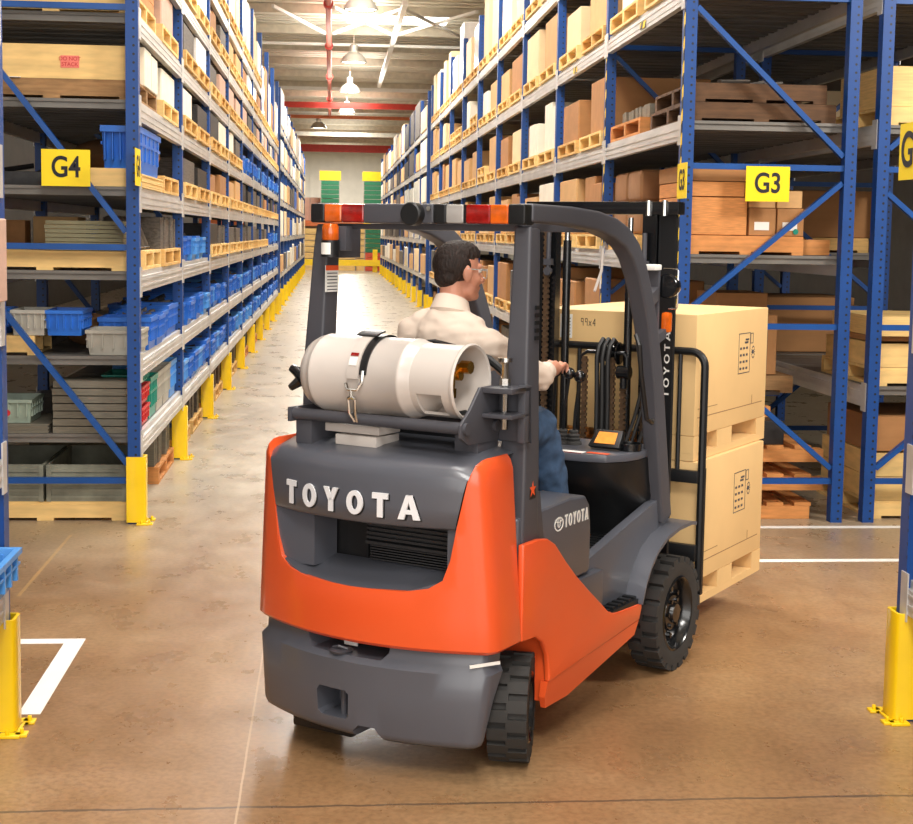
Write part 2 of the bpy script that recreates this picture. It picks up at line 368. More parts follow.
# high bay lamps
def lamp(x, y, z, label, power):
    t = thing('high_bay_lamp', label, 'lamp', (x, y, z), 0, 'high bay lamps over the aisles')
    MB().lathe([(.36, 0), (.37, .01), (.30, .16), (.17, .28), (.12, .30)], n=24, axis='z', cap=False).build('lamp_shade', 'lamp_shade', t)
    MB().lathe([(.10, .28), (.11, .31), (.11, .48), (.05, .52)], n=16, axis='z').build('ballast', 'lamp_shade', t)
    MB().cyl((0, 0, .5), (0, 0, ZC-z-.02), .012, n=6).build('rod', 'purlin', t)
    MB().lathe([(.001, .03), (.33, .03), (.33, .06), (.001, .06)], n=24, axis='z', cap=False).build('bulb', 'lamp_glow', t)
    area('lamp_light', (x, y, z-.03), .7, power)
def area(name, loc, size, power, col=(1, .95, .87), size_y=None, rot=None):
    l = bpy.data.lights.new(name, 'AREA'); l.energy = power; l.color = col; l.shape = 'RECTANGLE' if size_y else 'DISK'; l.size = size
    if size_y: l.size_y = size_y
    o = bpy.data.objects.new(name, l); C.objects.link(o); o.location = loc
    if rot: o.rotation_euler = rot
    return o
for i, y in enumerate((31, 40.5, 49, 58)):
    lamp(.58, y, 6.6, 'bell-shaped high bay lamp over the aisle, %s from the camera' % ('nearest', 'second', 'third', 'fourth')[i], 200)
lamp(-.6, 66, 6.6, 'small bell-shaped lamp far down the aisle near the red beam', 200)
for (x, y, w) in AISLE_LIGHTS:
    if y > 8: area('ceiling_fill', (x, y+1.5, 6.75), 2.5, UPLIGHT, (1, .96, .9), 4., (pi, 0, 0))  # added upward fill to brighten the roof, no lamp stands here
    area('aisle_fill', (x, y, 7.3), 1.6, w, (1, .97, .92), 4.)  # added overhead fill along the aisle, without fixtures
for (loc, tgt, sz, wt) in SIDE_LIGHTS: area('cross_aisle_light', loc, sz, wt, (1, .95, .88), None, (Vector(tgt)-Vector(loc)).to_track_quat('-Z', 'Y').to_euler())
for (loc, sx, sy, wt, tilt) in REAR_FILLS: area('rear_fill', loc, sx, wt, (1, .97, .93), sy, (radians(tilt), 0, 0))  # added fill from behind the camera, no door stands there
w = bpy.data.worlds.new('world'); SC.world = w; w.use_nodes = True
w.node_tree.nodes['Background'].inputs[0].default_value = (1, .96, .9, 1); w.node_tree.nodes['Background'].inputs[1].default_value = WORLD
# ---------------------------------------------------------------- racks
BAY = 2.8
PW, PD = .082, .085                                   # upright section
post_cache = {}
def post_me(h):
    if h not in post_cache: post_cache[h] = MB().box(-PW/2, PW/2, 0, PD, 0, h).data('post', 'rack_blue', smooth=False)
    return post_cache[h]
def beam_me(L=BAY):
    if ('b', L) in post_cache: return post_cache[('b', L)]
    b = MB(); H = .14
    # stepped box beam, aisle face at x = 0 (body towards +x)
    b.prism_y([(0, 0), (.045, 0), (.045, H), (.018, H), (.018, H-.035), (0, H-.035)], PD+.002, L-.002)
    b.prism_y([(-.003, .03), (0, .03), (0, .045), (-.003, .045)], PD+.002, L-.002); b.prism_y([(-.003, .075), (0, .075), (0, .088), (-.003, .088)], PD+.002, L-.002)
    b.box(-.006, 0, PD*.35, PD+.03, -.03, H+.03); b.box(-.006, 0, L-.03, L+PD*.45, -.03, H+.03)
    post_cache[('b', L)] = b.data('beam', 'steel', smooth=False); return post_cache[('b', L)]
def deck_me(depth, L=BAY):
    k = ('d', depth)
    if k in post_cache: return post_cache[k]
    b = MB(); n = 11; w = (L-PD-.01)/n
    for i in range(n):                                # ribbed steel planks laid across the beams
        y0 = PD+.005+i*w
        b.box(.05, depth-.05, y0+.005, y0+w-.005, -.02, 0); b.box(.05, depth-.05, y0+.02, y0+.06, -.06, -.02); b.box(.05, depth-.05, y0+w-.06, y0+w-.02, -.06, -.02)
    post_cache[k] = b.data('deck', 'deck_steel', smooth=False); return post_cache[k]
def rack(name, label, X, side, Y0, nb, levels, depth, H, braces, detail=3, skip=(), group='pallet racks along the aisle'):
    """aisle face at X, body towards side*X; braces: list of ('h',z) / ('d',z_front,z_rear)"""
    t = thing(name, label, 'rack', (X, Y0, 0), 0, group)
    pm = post_me(H); bm_, dm = beam_me(), deck_me(depth)
    for f in range(nb+1):
        y = f*BAY
        for x in (PW/2, depth-PW/2): obj('post', pm, t, (side*x, y, 0))
        if f < detail or f == nb:
            b = None
            for br in braces:
                b = MB()
                if br[0] == 'h': b.box(side*PW if side > 0 else -(depth-PW), side*(depth-PW) if side > 0 else -PW, y+.02, y+.055, br[1]-.02, br[1]+.02)
                else: b.bar((side*(PW+.005), y+.037, br[1]), (side*(depth-PW-.005), y+.037, br[2]), .035, .045, (0, 1, 0))
                b.build('brace', 'brace_blue', t, smooth=False)
    for i in range(nb):
        for k, z in enumerate(levels):
            if (i, k) in skip: continue
            o = obj('beam', bm_, t, (0, i*BAY, z)); o.scale = (side, 1, 1)
            if i < 2:
                o = obj('beam', bm_, t, (side*depth, i*BAY, z)); o.scale = (-side, 1, 1)
            o = obj('deck', dm, t, (0, i*BAY, z+.14)); o.scale = (side, 1, 1)
    return t
XL, XR, DEP, Y0 = -1.263, 2.36, 1.22, 9.75
LL = [.455, .98, 1.55, 2.11, 2.68, 3.24, 3.81, 4.38]
RL = [.81, 1.72, 2.63, 3.54, 4.45]
BL = [('h', .29), ('h', 1.85), ('h', 3.41), ('h', 4.9), ('d', .40, 1.74), ('d', 1.95, 3.30), ('d', 3.5, 4.8)]
BR = [('h', .29), ('h', 1.37), ('h', 2.46), ('h', 3.6), ('h', 4.7), ('d', 1.26, .38), ('d', 1.48, 2.36), ('d', 3.52, 2.54), ('d', 3.7, 4.6)]
BR2 = [('h', .29), ('h', 1.37), ('h', 2.46), ('h', 3.6), ('d', .38, 1.26), ('d', 2.30, 1.46), ('d', 2.6, 3.5)]
skL = {(i, 7) for i in (6, 7, 8)}
rack('pallet_rack', 'long blue and galvanised pallet rack lining the left of the aisle', XL, -1, Y0, 9, LL, DEP, 5.5, BL, 2, skL)
RKRO = rack('pallet_rack', 'long blue and galvanised pallet rack lining the right of the aisle', XR, 1, Y0, 9, RL, DEP, 5.5, BR, 2, {(0, 0)})
rack('pallet_rack', 'blue rack standing back to back behind the G3 rack, at the right edge', 3.728, 1, Y0, 2, RL, DEP, 5.5, BR2, 2, {(0, 1)})
rack('pallet_rack', 'distant blue rack on the left, beyond the first left rack', XL, -1, 36.3, 12, RL, DEP, 5.5, BR[:3], 1)
rack('pallet_rack', 'distant blue rack on the right, beyond the first right rack', XR, 1, 36.3, 12, RL, DEP, 5.5, BR, 1)
NL = [.455, .98, 1.55, 2.11, 2.68, 3.24]
rack('pallet_rack', 'near blue rack cut off by the left edge of the picture', XL+.015, -1, 5.72-BAY-PD, 1, NL, DEP, 5.0, BL[:0], 2)
rack('pallet_rack', 'near blue rack cut off by the right edge of the picture', XR-.01, 1, 5.72-BAY-PD, 1, NL, DEP, 5.0, BL[:0], 2)
# yellow and black edge tape on the first right posts
for f in (0, 1): MB().box(-.004, -.0005, f*BAY+.002, f*BAY+.03, .5, 3.5).build('edge_tape', 'hazard', RKRO, smooth=False)
for (y, z, nm) in ((11.0, 3.545, 'fourth'), (14.1, 3.545, 'fourth')): MB().box(-.0065, -.0035, y-Y0, y-Y0+.2, z+.01, z+.06).build('hazard_sticker', 'hazard', RKRO, smooth=False)
# ---------------------------------------------------------------- yellow post guards
def guard_me(H=.455, w=.12, t=.012, d=.107):
    b = MB()
    # U channel open away from the aisle; aisle side is +x (x = 0 is the aisle face of the post)
    c = .02
    b.prism_z([(-w+.03, -.018), (.024, -.018), (.036, -.006), (.036, d-.012), (.024, d), (-w+.03, d), (-w+.03, d-t), (.018, d-t), (.024, d-t-.006), (.024, -.018+t+.006), (.018, -.018+t), (-w+.03, -.018+t)], .012, H)
    return b.data('guard', 'yellow', smooth=True, angle=50)
def plate_me():
    b = MB(); b.box(.037, .085, -.05, .0, 0, .012); b.box(.037, .085, .10, .15, 0, .012); b.box(-.02, .06, -.065, -.019, 0, .012); b.box(-.02, .06, .109, .155, 0, .012); b.box(.037, .05, 0, .1, 0, .012)
    for x, y in ((.062, -.025), (.062, .125), (.01, -.045), (.01, .135)): b.cyl((x, y, .012), (x, y, .03), .009, n=6)
    return b.data('anchor_plate', 'yellow', bevel=.003)
gm, gp = guard_me(), plate_me()
def guard(x, y, side, label, group, H=None):
    t = thing('post_guard', label, 'post guard', (x, y, 0), 0, group); t.scale = (side, 1, 1)
    obj('guard', gm, t); obj('anchor_plate', gp, t)
    return t
for i in range(10):
    guard(XL, Y0+i*BAY, 1, 'yellow steel guard at the foot of the left rack, %s upright from the near end' % ORD[i], 'guards of the left rack')
    if i: guard(XR, Y0+i*BAY, -1, 'yellow steel guard at the foot of the right rack, %s upright from the near end' % ORD[i], 'guards of the right rack')
for i in range(13):
    guard(XL, 36.3+i*BAY, 1, 'yellow guard far down the aisle on the left, %s of the distant rack' % ORD[i], 'guards of the distant left rack')
    guard(XR, 36.3+i*BAY, -1, 'yellow guard far down the aisle on the right, %s of the distant rack' % ORD[i], 'guards of the distant right rack')
guard(XL+.015, 5.72-PD, 1, 'big yellow guard on the floor at the left edge, nearest the camera', 'near guards')
guard(XR-.01, 5.72-PD, -1, 'big yellow guard on the floor at the right edge, nearest the camera', 'near guards')
# ---------------------------------------------------------------- bay signs
def sign(txt, loc, rotz, w, h, label, size, sx=1., ofs=.006, dx=0):
    t = thing('bay_sign', label, 'sign', loc, rotz, 'yellow bay signs')
    MB().box(-w/2, w/2, -.002, .002, -h/2, h/2).build('plate', 'sign_yellow', t, smooth=False)
    label_text('lettering', txt, size, t, (dx, -.0035, 0), (pi/2, 0, 0), 'ink', ofs*.6, sx*.88)
sign('G4', (-1.731, 9.745, 2.363), 0, .313, .238, 'yellow G4 sign hung on the diagonal brace of the left rack end', .19, .92)
sign('G3', (2.961, 9.745, 2.345), 0, .305, .238, 'yellow G3 sign hung on the crossbar of the right rack end', .19, .92)
sign('G3', (XR-.012, 9.668, 2.352), -pi/2, .26, .238, 'narrow yellow G3 sign on the corner post, seen edge-on beside the mast', .19, .8)
sign('G4', (XL+.012, 9.62, 2.37), pi/2, .25, .238, 'thin yellow sign edge on the corner post of the left rack', .19, .8)
sign('G', (XR-.025, 5.655, 2.335), radians(-90), .42, .23, 'yellow sign with a big G cut off by the right edge', .2, 1., .006, -.125)
# ---------------------------------------------------------------- goods
def pallet_me(mname, w=1.1, d=1.0, h=.13, name='pallet'):
    b = MB()                                           # d across the rack (x), w along the aisle (y); base at z = 0
    n = 6
    for i in range(n):
        y0 = i*(w/n)
        b.box(0, d, y0+.008, y0+w/n-.008, h-.02, h)
    for y in (0, w/2-.03, w-.06): b.box(0, d, y, y+.06, .02, h-.02)
    for x in (0, d/2-.05, d-.1): b.box(x, x+.1, 0, w, 0, .02)
    return b.data(name, mname, smooth=False)
PAL = [pallet_me('wood'), pallet_me('wood_pale'), pallet_me('wood_red'), pallet_me('wood_old'), pallet_me('wood_dark')]
def carton_me(m):
    b = MB(); b.box(0, 1, 0, 1, 0, 1); return b.data('carton', m, bevel=.012, seg=1)
CM = {m: carton_me(m) for m in ('carton', 'carton_pale', 'carton_brown', 'carton_white', 'carton_pink', 'film', 'wood', 'wood_pale', 'wood_red', 'metal_bin', 'mid_part', 'board_grey', 'dark_part', 'tote_blue')}
tape_me = MB().box(-.004, 1.004, .46, .54, -.0005, 1.004).data('tape', 'tape', smooth=False)
def tote_me(m, d=.6, w=.4, h=.22):
    b = MB(); t = .012
    b.loft([[(.03, .02, 0), (d-.03, .02, 0), (d-.03, w-.02, 0), (.03, w-.02, 0)], [(0, 0, h), (d, 0, h), (d, w, h), (0, w, h)], [(t, t, h), (d-t, t, h), (d-t, w-t, h), (t, w-t, h)], [(.03+t, .02+t, .015), (d-.03-t, .02+t, .015), (d-.03-t, w-.02-t, .015), (.03+t, w-.02-t, .015)]], True, True)
    b.box(-.012, 0, -.012, w+.012, h-.03, h); b.box(d, d+.012, -.012, w+.012, h-.03, h); b.box(0, d, -.012, 0, h-.03, h); b.box(0, d, w, w+.012, h-.03, h)
    b.box(-.006, .012, -.006, w+.006, h*.6, h*.66); b.box(d-.012, d+.006, -.006, w+.006, h*.6, h*.66)
    for i in range(5):
        y = w*(i+.5)/5; b.box(-.008, .02, y-.008, y+.008, .06, h-.03); b.box(d-.02, d+.008, y-.008, y+.008, .06, h-.03)
    for i in range(5):
        x = d*(i+.5)/5; b.box(x-.008, x+.008, -.008, .02, .06, h-.03); b.box(x-.008, x+.008, w-.02, w+.008, .06, h-.03)
    return b.data('tote', m, smooth=False)
TM = {m: tote_me(m) for m in ('tote_blue', 'tote_sky', 'tote_grey', 'tote_red', 'tote_teal', 'tote_sage')}
def parts_me(m, seed, n=9, w=.5):
    r = random.Random(seed); b = MB()
    for i in range(n):
        x, y = r.uniform(.1, .5), r.uniform(.05, w-.05); a = r.uniform(-.5, .5)
        if r.random() < .5: b.cyl((x-.08, y-.05*a, r.uniform(.02, .12)), (x+.1, y+.05, r.uniform(.02, .16)), r.uniform(.015, .035), n=8)
        else: b.bar((x-.1, y, r.uniform(.0, .1)), (x+.08, y+.08*a, r.uniform(.02, .16)), .04, .03)
    return b.data('parts', m, smooth=True)
PM = [parts_me('dark_part', 1), parts_me('mid_part', 2), parts_me('mid_part', 3, 14)]
def bundle_me(m, n=10):                                # stack of thin sheets on edge
    b = MB(); r = random.Random(n)
    for i in range(n):
        o = r.uniform(-.02, .02); b.box(.02+o, .98+o, i/n+.004, (i+1)/n-.012, 0, 1-r.uniform(0, .12))
    return b.data('sheet_bundle', m, smooth=False)
BM = {m: bundle_me(m) for m in ('rib_brown', 'board_grey', 'mid_part')}
def stack_me(m, n=7):
    b = MB(); r = random.Random(n+3)
    for i in range(n):
        o, q = r.uniform(0, .02), r.uniform(0, .02); b.box(o, 1-q, o, 1-q, i/n, (i+1)/n-.02)
    return b.data('board_stack', m, smooth=False)
SM_ = {m: stack_me(m) for m in ('board_grey', 'board_green', 'wood_old', 'wood_pale')}
def rolls_me():
    b = MB()
    for i in range(4):
        b.lathe([(.04, 0), (.16, 0), (.15, .04), (.10, .14), (.05, .2), (.04, .2)], (.2+.0*i, .13+i*.24, 0), 'z', 14)
        for k in range(5): b.lathe([(.161-.02*k, .03*k+.01), (.167-.02*k, .03*k+.015), (.161-.02*k, .03*k+.02)], (.2, .13+i*.24, 0), 'z', 14, cap=False)
    return b.data('wire_roll', 'mid_part')
def put(name, me, label, cat, loc, scale=(1, 1, 1), group=None, rotz=0):
    o = obj(name, me, None, loc, rotz); o.scale = scale; return tag(o, label, cat, group)
WORDS = {'carton': 'tan', 'carton_pale': 'pale tan', 'carton_brown': 'brown', 'carton_white': 'cream', 'carton_pink': 'pinkish', 'film': 'film-wrapped white'}
def xr(side, X, inset, d):                             # x of the low corner of an item d deep
    return X+inset if side > 0 else X-inset-d
LEV = ['floor level', 'second level', 'third level', 'fourth level', 'fifth level', 'sixth level', 'seventh level', 'eighth level', 'top level']
def where(i, h, lev, rk):
    half = {0: 'nearer half of ', 1: 'farther half of ', None: ''}[h]
    return half+('%s bay, %s, %s' % (ORD[i] if i else 'nearest', lev, rk))
def pal(x, y, z, lab, grp, k, w=1.1, d=1.0):
    return put('pallet', PAL[k], lab, 'pallet', (x, y, z+.001), (d, w/1.1, 1), grp)
def load(kind, x, y, z, d, w, h, lab_tail, rng, grp):
    if kind in WORDS: lab_tail = lab_tail.replace('on a pallet, ', '')
    """a load d deep (x), w along the aisle, h high, base at z"""
    z += .002
    if kind in WORDS:
        if kind == 'film' or rng.random() < .6 or w < .6:
            o = put('wrapped_load' if kind == 'film' else 'carton', CM[kind], '%s %s, %s' % (WORDS[kind], 'load' if kind == 'film' else 'carton', lab_tail), 'box', (x, y, z), (d, w, h), grp)
        else:
            w2 = w*rng.uniform(.42, .58)
            put('wrapped_load' if kind == 'film' else 'carton', CM[kind], '%s carton, first of two, %s' % (WORDS[kind], lab_tail), 'box', (x, y, z), (d, w2-.01, h*rng.uniform(.75, 1)), grp)
            put('wrapped_load' if kind == 'film' else 'carton', CM[kind], '%s carton, second of two, %s' % (WORDS[kind], lab_tail), 'box', (x+.02, y+w2+.005, z), (d-.03, w-w2-.01, h), grp)
    elif kind in ('dark_part', 'mid_part'): put('machine_part', CM[kind], '%s metal part %s' % ('dark' if kind == 'dark_part' else 'grey', lab_tail), 'metal part', (x, y, z), (d, w, h), grp)
    elif kind.startswith('b:'): put('sheet_bundle', BM[kind[2:]], '%s bundle of sheets, %s' % ({'rib_brown': 'brown', 'board_grey': 'grey', 'mid_part': 'dull'}[kind[2:]], lab_tail.replace('on a pallet, ', '')), 'bundle', (x, y, z), (d, w, h), grp)
    elif kind.startswith('s:'): put('board_stack', SM_[kind[2:]], 'flat stack of boards %s' % lab_tail, 'boards', (x, y, z), (d, w, h), grp)
    elif kind.startswith('t:'):
        put('tote', TM[kind[2:]], '%s plastic tote %s' % ({'tote_blue': 'blue', 'tote_sky': 'light blue', 'tote_grey': 'grey'}.get(kind[2:], kind[7:]), lab_tail), 'tote', (x, y, z), (d/.6, w/.4, h/.22), grp)
rng = random.Random(11)
RKL, RKR = 'left rack', 'right rack'
# ---- left rack, bay by bay ----
def tops(k): return 0 if k == 0 else LL[k-1]+.14
def fill_left():
    for i in range(9):
        y0 = Y0+i*BAY+PD+.05
        for k in range(9):
            if k == 8 and i > 5: continue
            z = tops(k); lev = LEV[k]; free = .38
            if k == 0:
                for h in (0, 1):
                    if i == 0 and h == 0: continue
                    yy = y0+h*1.33+.08; ds = 1.05
                    pal(xr(-1, XL, .06, ds), yy, 0, 'wooden pallet under a bundle, '+where(i, h, lev, RKL), 'pallets in the left rack', rng.choice((0, 2)), 1.1, ds)
                    load(('b:rib_brown', 'b:board_grey', 'b:mid_part')[(i+h) % 3], xr(-1, XL, .08, ds-.06), yy+.02, .131, ds-.06, 1.06, rng.uniform(.22, .29), 'on a pallet, '+where(i, h, lev, RKL), rng, 'bundles at the foot of the left rack')
                continue
            totes = (k == 2) or (k == 1 and i > 0) or (k == 3 and (i in (1, 7, 8))) or (k == 5 and i > 3)
            if totes:
                n = 6
                for j in range(n):
                    if k == 3 and i == 1 and j > 4: continue
                    m = rng.choice(('tote_blue', 'tote_blue', 'tote_blue', 'tote_sky'))
                    if i == 0 and j == 0: m = 'tote_grey'
                    dd = .6 if i else .36; x = xr(-1, XL, rng.uniform(-.01, .04), dd); yy = y0+j*.435+.02
                    hh = rng.uniform(.2, .26) if i or j else .17
                    load('t:'+m, x, yy, z, dd, .39, hh, '%s along, %s' % (ORD[j], where(i, None, lev, RKL)), rng, 'plastic totes in the left rack')
                    if rng.random() < .55 and i < 6:
                        o = put('parts_heap', rng.choice(PM), 'small metal parts heaped in the tote %s along, %s' % (ORD[j], where(i, None, lev, RKL)), 'parts', (x+.05, yy+.07, z+.08), (.78 if i else .4, .5, 1), 'parts in the totes'); o['kind'] = 'stuff'
                continue
            if i == 0 and k in CUSTOM: continue
            for h in (0, 1):
                yy = y0+h*1.33+rng.uniform(.0, .1); ds = 1.0
                g = 'pallets in the left rack'
                tail = 'on a pallet, '+where(i, h, lev, RKL)
                if k == 8: kind, hh = rng.choice(('carton', 'carton_white', 'film', 'carton_pale')), rng.uniform(.5, .95)
                elif k == 7: kind, hh = rng.choice(('carton_pink', 'carton', 'film', 'mid_part', 'carton_brown')), rng.uniform(.2, .27)
                elif k == 6: kind, hh = rng.choice(('carton_pink', 'mid_part', 'film', 'carton_pink')), rng.uniform(.18, .27)
                elif k == 5: kind, hh = rng.choice(('carton_white', 'dark_part', 'mid_part', 'carton_white')), rng.uniform(.2, .27)
                elif k == 4: kind, hh = rng.choice(('carton_brown', 'mid_part', 'dark_part', 'carton')), rng.uniform(.16, .26)
                else: kind, hh = rng.choice(('mid_part', 'dark_part', 'b:mid_part', 'mid_part')), rng.uniform(.14, .24)
                if (k, i) in ((7, 7), (7, 8), (7, 6)): hh = rng.uniform(.5, 1.0); kind = rng.choice(('film', 'carton_brown', 'carton'))
                pal(xr(-1, XL, -.015, ds), yy, z, 'wooden pallet under a load, '+where(i, h, lev, RKL), g, rng.choice((0, 1, 1)), 1.15, ds)
                ww = rng.uniform(.8, 1.1)
                load(kind, xr(-1, XL, .01, ds-.1), yy+.02, z+.131, ds-.1, ww, hh, tail, rng, 'loads in the left rack')
CUSTOM = {1, 3, 4, 5, 6}
fill_left()
yb = Y0+PD
# bay 1, seen from the aisle and through the rack end
def crate(name, x, y, z, d, w, h, m, label, cat='crate', nb=3):
    t = thing(name, label, cat, (x, y, z))
    b = MB()
    for i in range(nb):
        z0 = h*i/nb+(.001 if i else 0); b.box(0, d, 0, .025, z0, h*(i+1)/nb-.004); b.box(0, d, w-.025, w, z0, h*(i+1)/nb-.004); b.box(0, .025, .025, w-.025, z0, h*(i+1)/nb-.004); b.box(d-.025, d, .025, w-.025, z0, h*(i+1)/nb-.004)
    b.build('side_board', m, t, smooth=False)
    MB().box(.026, d-.026, .026, w-.026, h-.05, h-.02).build('lid', m, t, smooth=False)
    return t
def lpal(lev, h, y, d, w, m, lab): return pal(xr(-1, XL, .03, d), y, tops(lev), lab, 'pallets in the left rack', m, w, d)
# level 6 crate above the picture edge, level 5 long crate with a pink label
lpal(6, 0, yb+.06, 1.1, 1.1, 1, 'pale wooden pallet on the seventh level, nearest bay, left rack end')
crate('crate', xr(-1, XL, .04, 1.08), yb+.07, tops(6)+.132, 1.08, 1.05, .24, 'wood_red', 'brown wooden crate at the top left corner of the picture')
lpal(5, 0, yb+.04, 1.1, 1.15, 3, 'worn wooden pallet under the long crate with the pink label')
t = crate('crate', xr(-1, XL, .09, 1.05), yb+.05, tops(5)+.132, 1.05, .34, .225, 'wood_pale', 'long pale wooden crate with a pink label, high in the left rack', nb=1)
MB().box(.62, .74, -.003, -.0005, .07, .15).build('pink_label', 'pink_label', t, smooth=False)
label_text('lettering', 'DO NOT', .035, t, (.68, -.004, .128), (pi/2, 0, 0), 'tote_red', .0); label_text('lettering', 'STACK', .035, t, (.68, -.004, .092), (pi/2, 0, 0), 'tote_red', .0)
put('paper_sheet', MB().face([(0, 0, 0), (.17, 0, .03), (.17, .1, .045), (0, .1, .05)]) and (lambda b: b.data('paper_sheet', 'white'))(MB().box(0, .16, 0, .1, 0, .004)), 'loose white paper on the pallet in front of the pink-labelled crate', 'paper', (-2.2, yb+.03, tops(5)+.132))
put('carton', CM['carton_white'], 'cream carton, first of two beside the corner post, sixth level, left rack', 'box', (XL-.45, yb+.42, tops(5)+.133), (.43, .36, .26), 'loads in the left rack')
put('carton', CM['carton_white'], 'cream carton, second of two from the corner post, sixth level, left rack', 'box', (XL-.45, yb+.80, tops(5)+.133), (.43, .36, .25), 'loads in the left rack')
pal(xr(-1, XL, .01, 1.0), yb+1.45, tops(5), 'wooden pallet under a carton, farther half of nearest bay, sixth level, left rack', 'pallets in the left rack', 1, 1.1, 1.)
put('carton', CM['carton_white'], 'cream carton, farther half of nearest bay, sixth level, left rack', 'box', (XL-.8, yb+1.5, tops(5)+.133), (.77, .9, .24), 'loads in the left rack')
pal(xr(-1, XL, .01, 1.0), yb+1.4, tops(6), 'wooden pallet, farther half of nearest bay, seventh level, left rack', 'pallets in the left rack', 1, 1.15, 1.)
put('carton', CM['carton_pink'], 'pinkish stack on a pallet, farther half of nearest bay, seventh level, left rack', 'box', (XL-.9, yb+1.5, tops(6)+.133), (.87, .8, .27), 'loads in the left rack')
# level 4: big blue tote on a board stack, dark parts, curved panel
put('board_stack', SM_['wood_pale'], 'low pale wooden platform under the big blue tote, left rack', 'boards', (XL-.30, yb+.08, tops(4)+.002), (.30, 1.25, .09), 'boards in the left rack')
load('t:tote_blue', XL-.27, yb+.12, tops(4)+.095, .25, 1.15, .31, 'big and deep, beside the G4 corner post', rng, 'plastic totes in the left rack')
put('machine_part', PM[0], 'dark steel parts left of the G4 sign, left rack end', 'metal part', (-2.42, yb+.9, tops(4)+.002), (1.1, 1.2, 1.2))
put('sheet_metal', MB().box(0, .5, 0, .5, 0, .1).data('machine_base', 'dark_part', bevel=.01), 'dark flat steel slab left of the G4 sign, left rack end', 'metal part', (-2.44, yb+.35, tops(4)+.002))
b = MB(); b.prism_x([(0, 0), (.03, 0), (.03, .12), (0, .12)], 0, .4); 
put('panel', b.data('panel', 'wood_pale', smooth=False), 'pale board standing just right of the G4 sign, left rack end', 'board', (XL-.42, yb+.03, tops(4)+.002))
pal(xr(-1, XL, .01, 1.0), yb+1.45, tops(4), 'wooden pallet, farther half of nearest bay, fifth level, left rack', 'pallets in the left rack', 0, 1.1, 1.)
put('sack', MB().ball((0, 0, .152), (.35, .42, .15)).data('sack', 'paper_brown'), 'brown paper sack on a pallet, farther half of nearest bay, fifth level, left rack', 'sack', (XL-.45, yb+2.0, tops(4)+.134))
# level 3: pallets of wire rolls, stack of boards seen from the end
pal(XL-.52, yb+.40, tops(3), 'wooden pallet with wire rolls beside the corner post, fourth level, left rack', 'pallets in the left rack', 1, .95, .5)
put('wire_roll', rolls_me(), 'grey conical wire rolls in a row on a pallet, left rack', 'wire rolls', (XL-.45, yb+.42, tops(3)+.133), (1, .9, 1.2))
pal(XL-.5, yb+1.4, tops(3), 'wooden pallet with more rolls, farther half of nearest bay, fourth level, left rack', 'pallets in the left rack', 0, 1.2, .5)
put('sheet_bundle', BM['mid_part'], 'dull bundle of sheets on a pallet, farther half of nearest bay, fourth level, left rack', 'bundle', (XL-.48, yb+1.45, tops(3)+.133), (.45, 1.05, .25))
pal(-2.44, yb+.02, tops(3), 'pale pallet under the grey-green boards, behind the crossbar of the left rack end', 'pallets in the left rack', 1, .36, 1.09)
put('board_stack', SM_['board_green'], 'stack of grey-green boards above the crossbar of the left rack end', 'boards', (-1.90, yb+.03, tops(3)+.135), (.52, .33, .2))
put('carton', CM['carton_brown'], 'small dark brown box deep in the left rack end, fourth level', 'box', (-2.4, yb+.9, tops(3)+.134), (.2, .2, .2))
put('carton', CM['carton'], 'tan box behind the wire rolls, fourth level, left rack', 'box', (XL-.9, yb+1.0, tops(3)+.003), (.32, .35, .36))
# level 2 as seen through the end: totes and pallet
pal(-2.44, yb+.03, tops(2), 'pale short pallet under the bins, behind the upper diagonal brace of the left rack end', 'pallets in the left rack', 1, .6, .47)
load('t:tote_blue', -2.43, yb+.06, tops(2)+.133, .26, .4, .17, 'at the far left of the left rack end', rng, 'bins at the left rack end')
t = thing('tote', 'grey and blue bin on a pale pallet, left rack end', 'tote', (-2.12, yb+.03, tops(2)+.134), 0, 'bins at the left rack end')
o = obj('body', TM['tote_grey'], t); o.scale = (.22/.6, 1, .17/.22)
o = obj('blue_half', TM['tote_blue'], t, (.225, 0, 0)); o.scale = (.24/.6, 1, .17/.22)
put('paper_heap', MB().ball((0, 0, .12), (.17, .25, .12)).data('paper_heap', 'paper_brown'), 'crumpled brown paper heaped above the grey and blue bin, left rack', 'paper', (-1.75, yb+.90, tops(2)+.002))
put('machine_part', PM[2], 'tangled dark parts behind the bins, left rack end', 'metal part', (-2.36, yb+.72, tops(2)+.002), (.8, 1.1, 1.6))
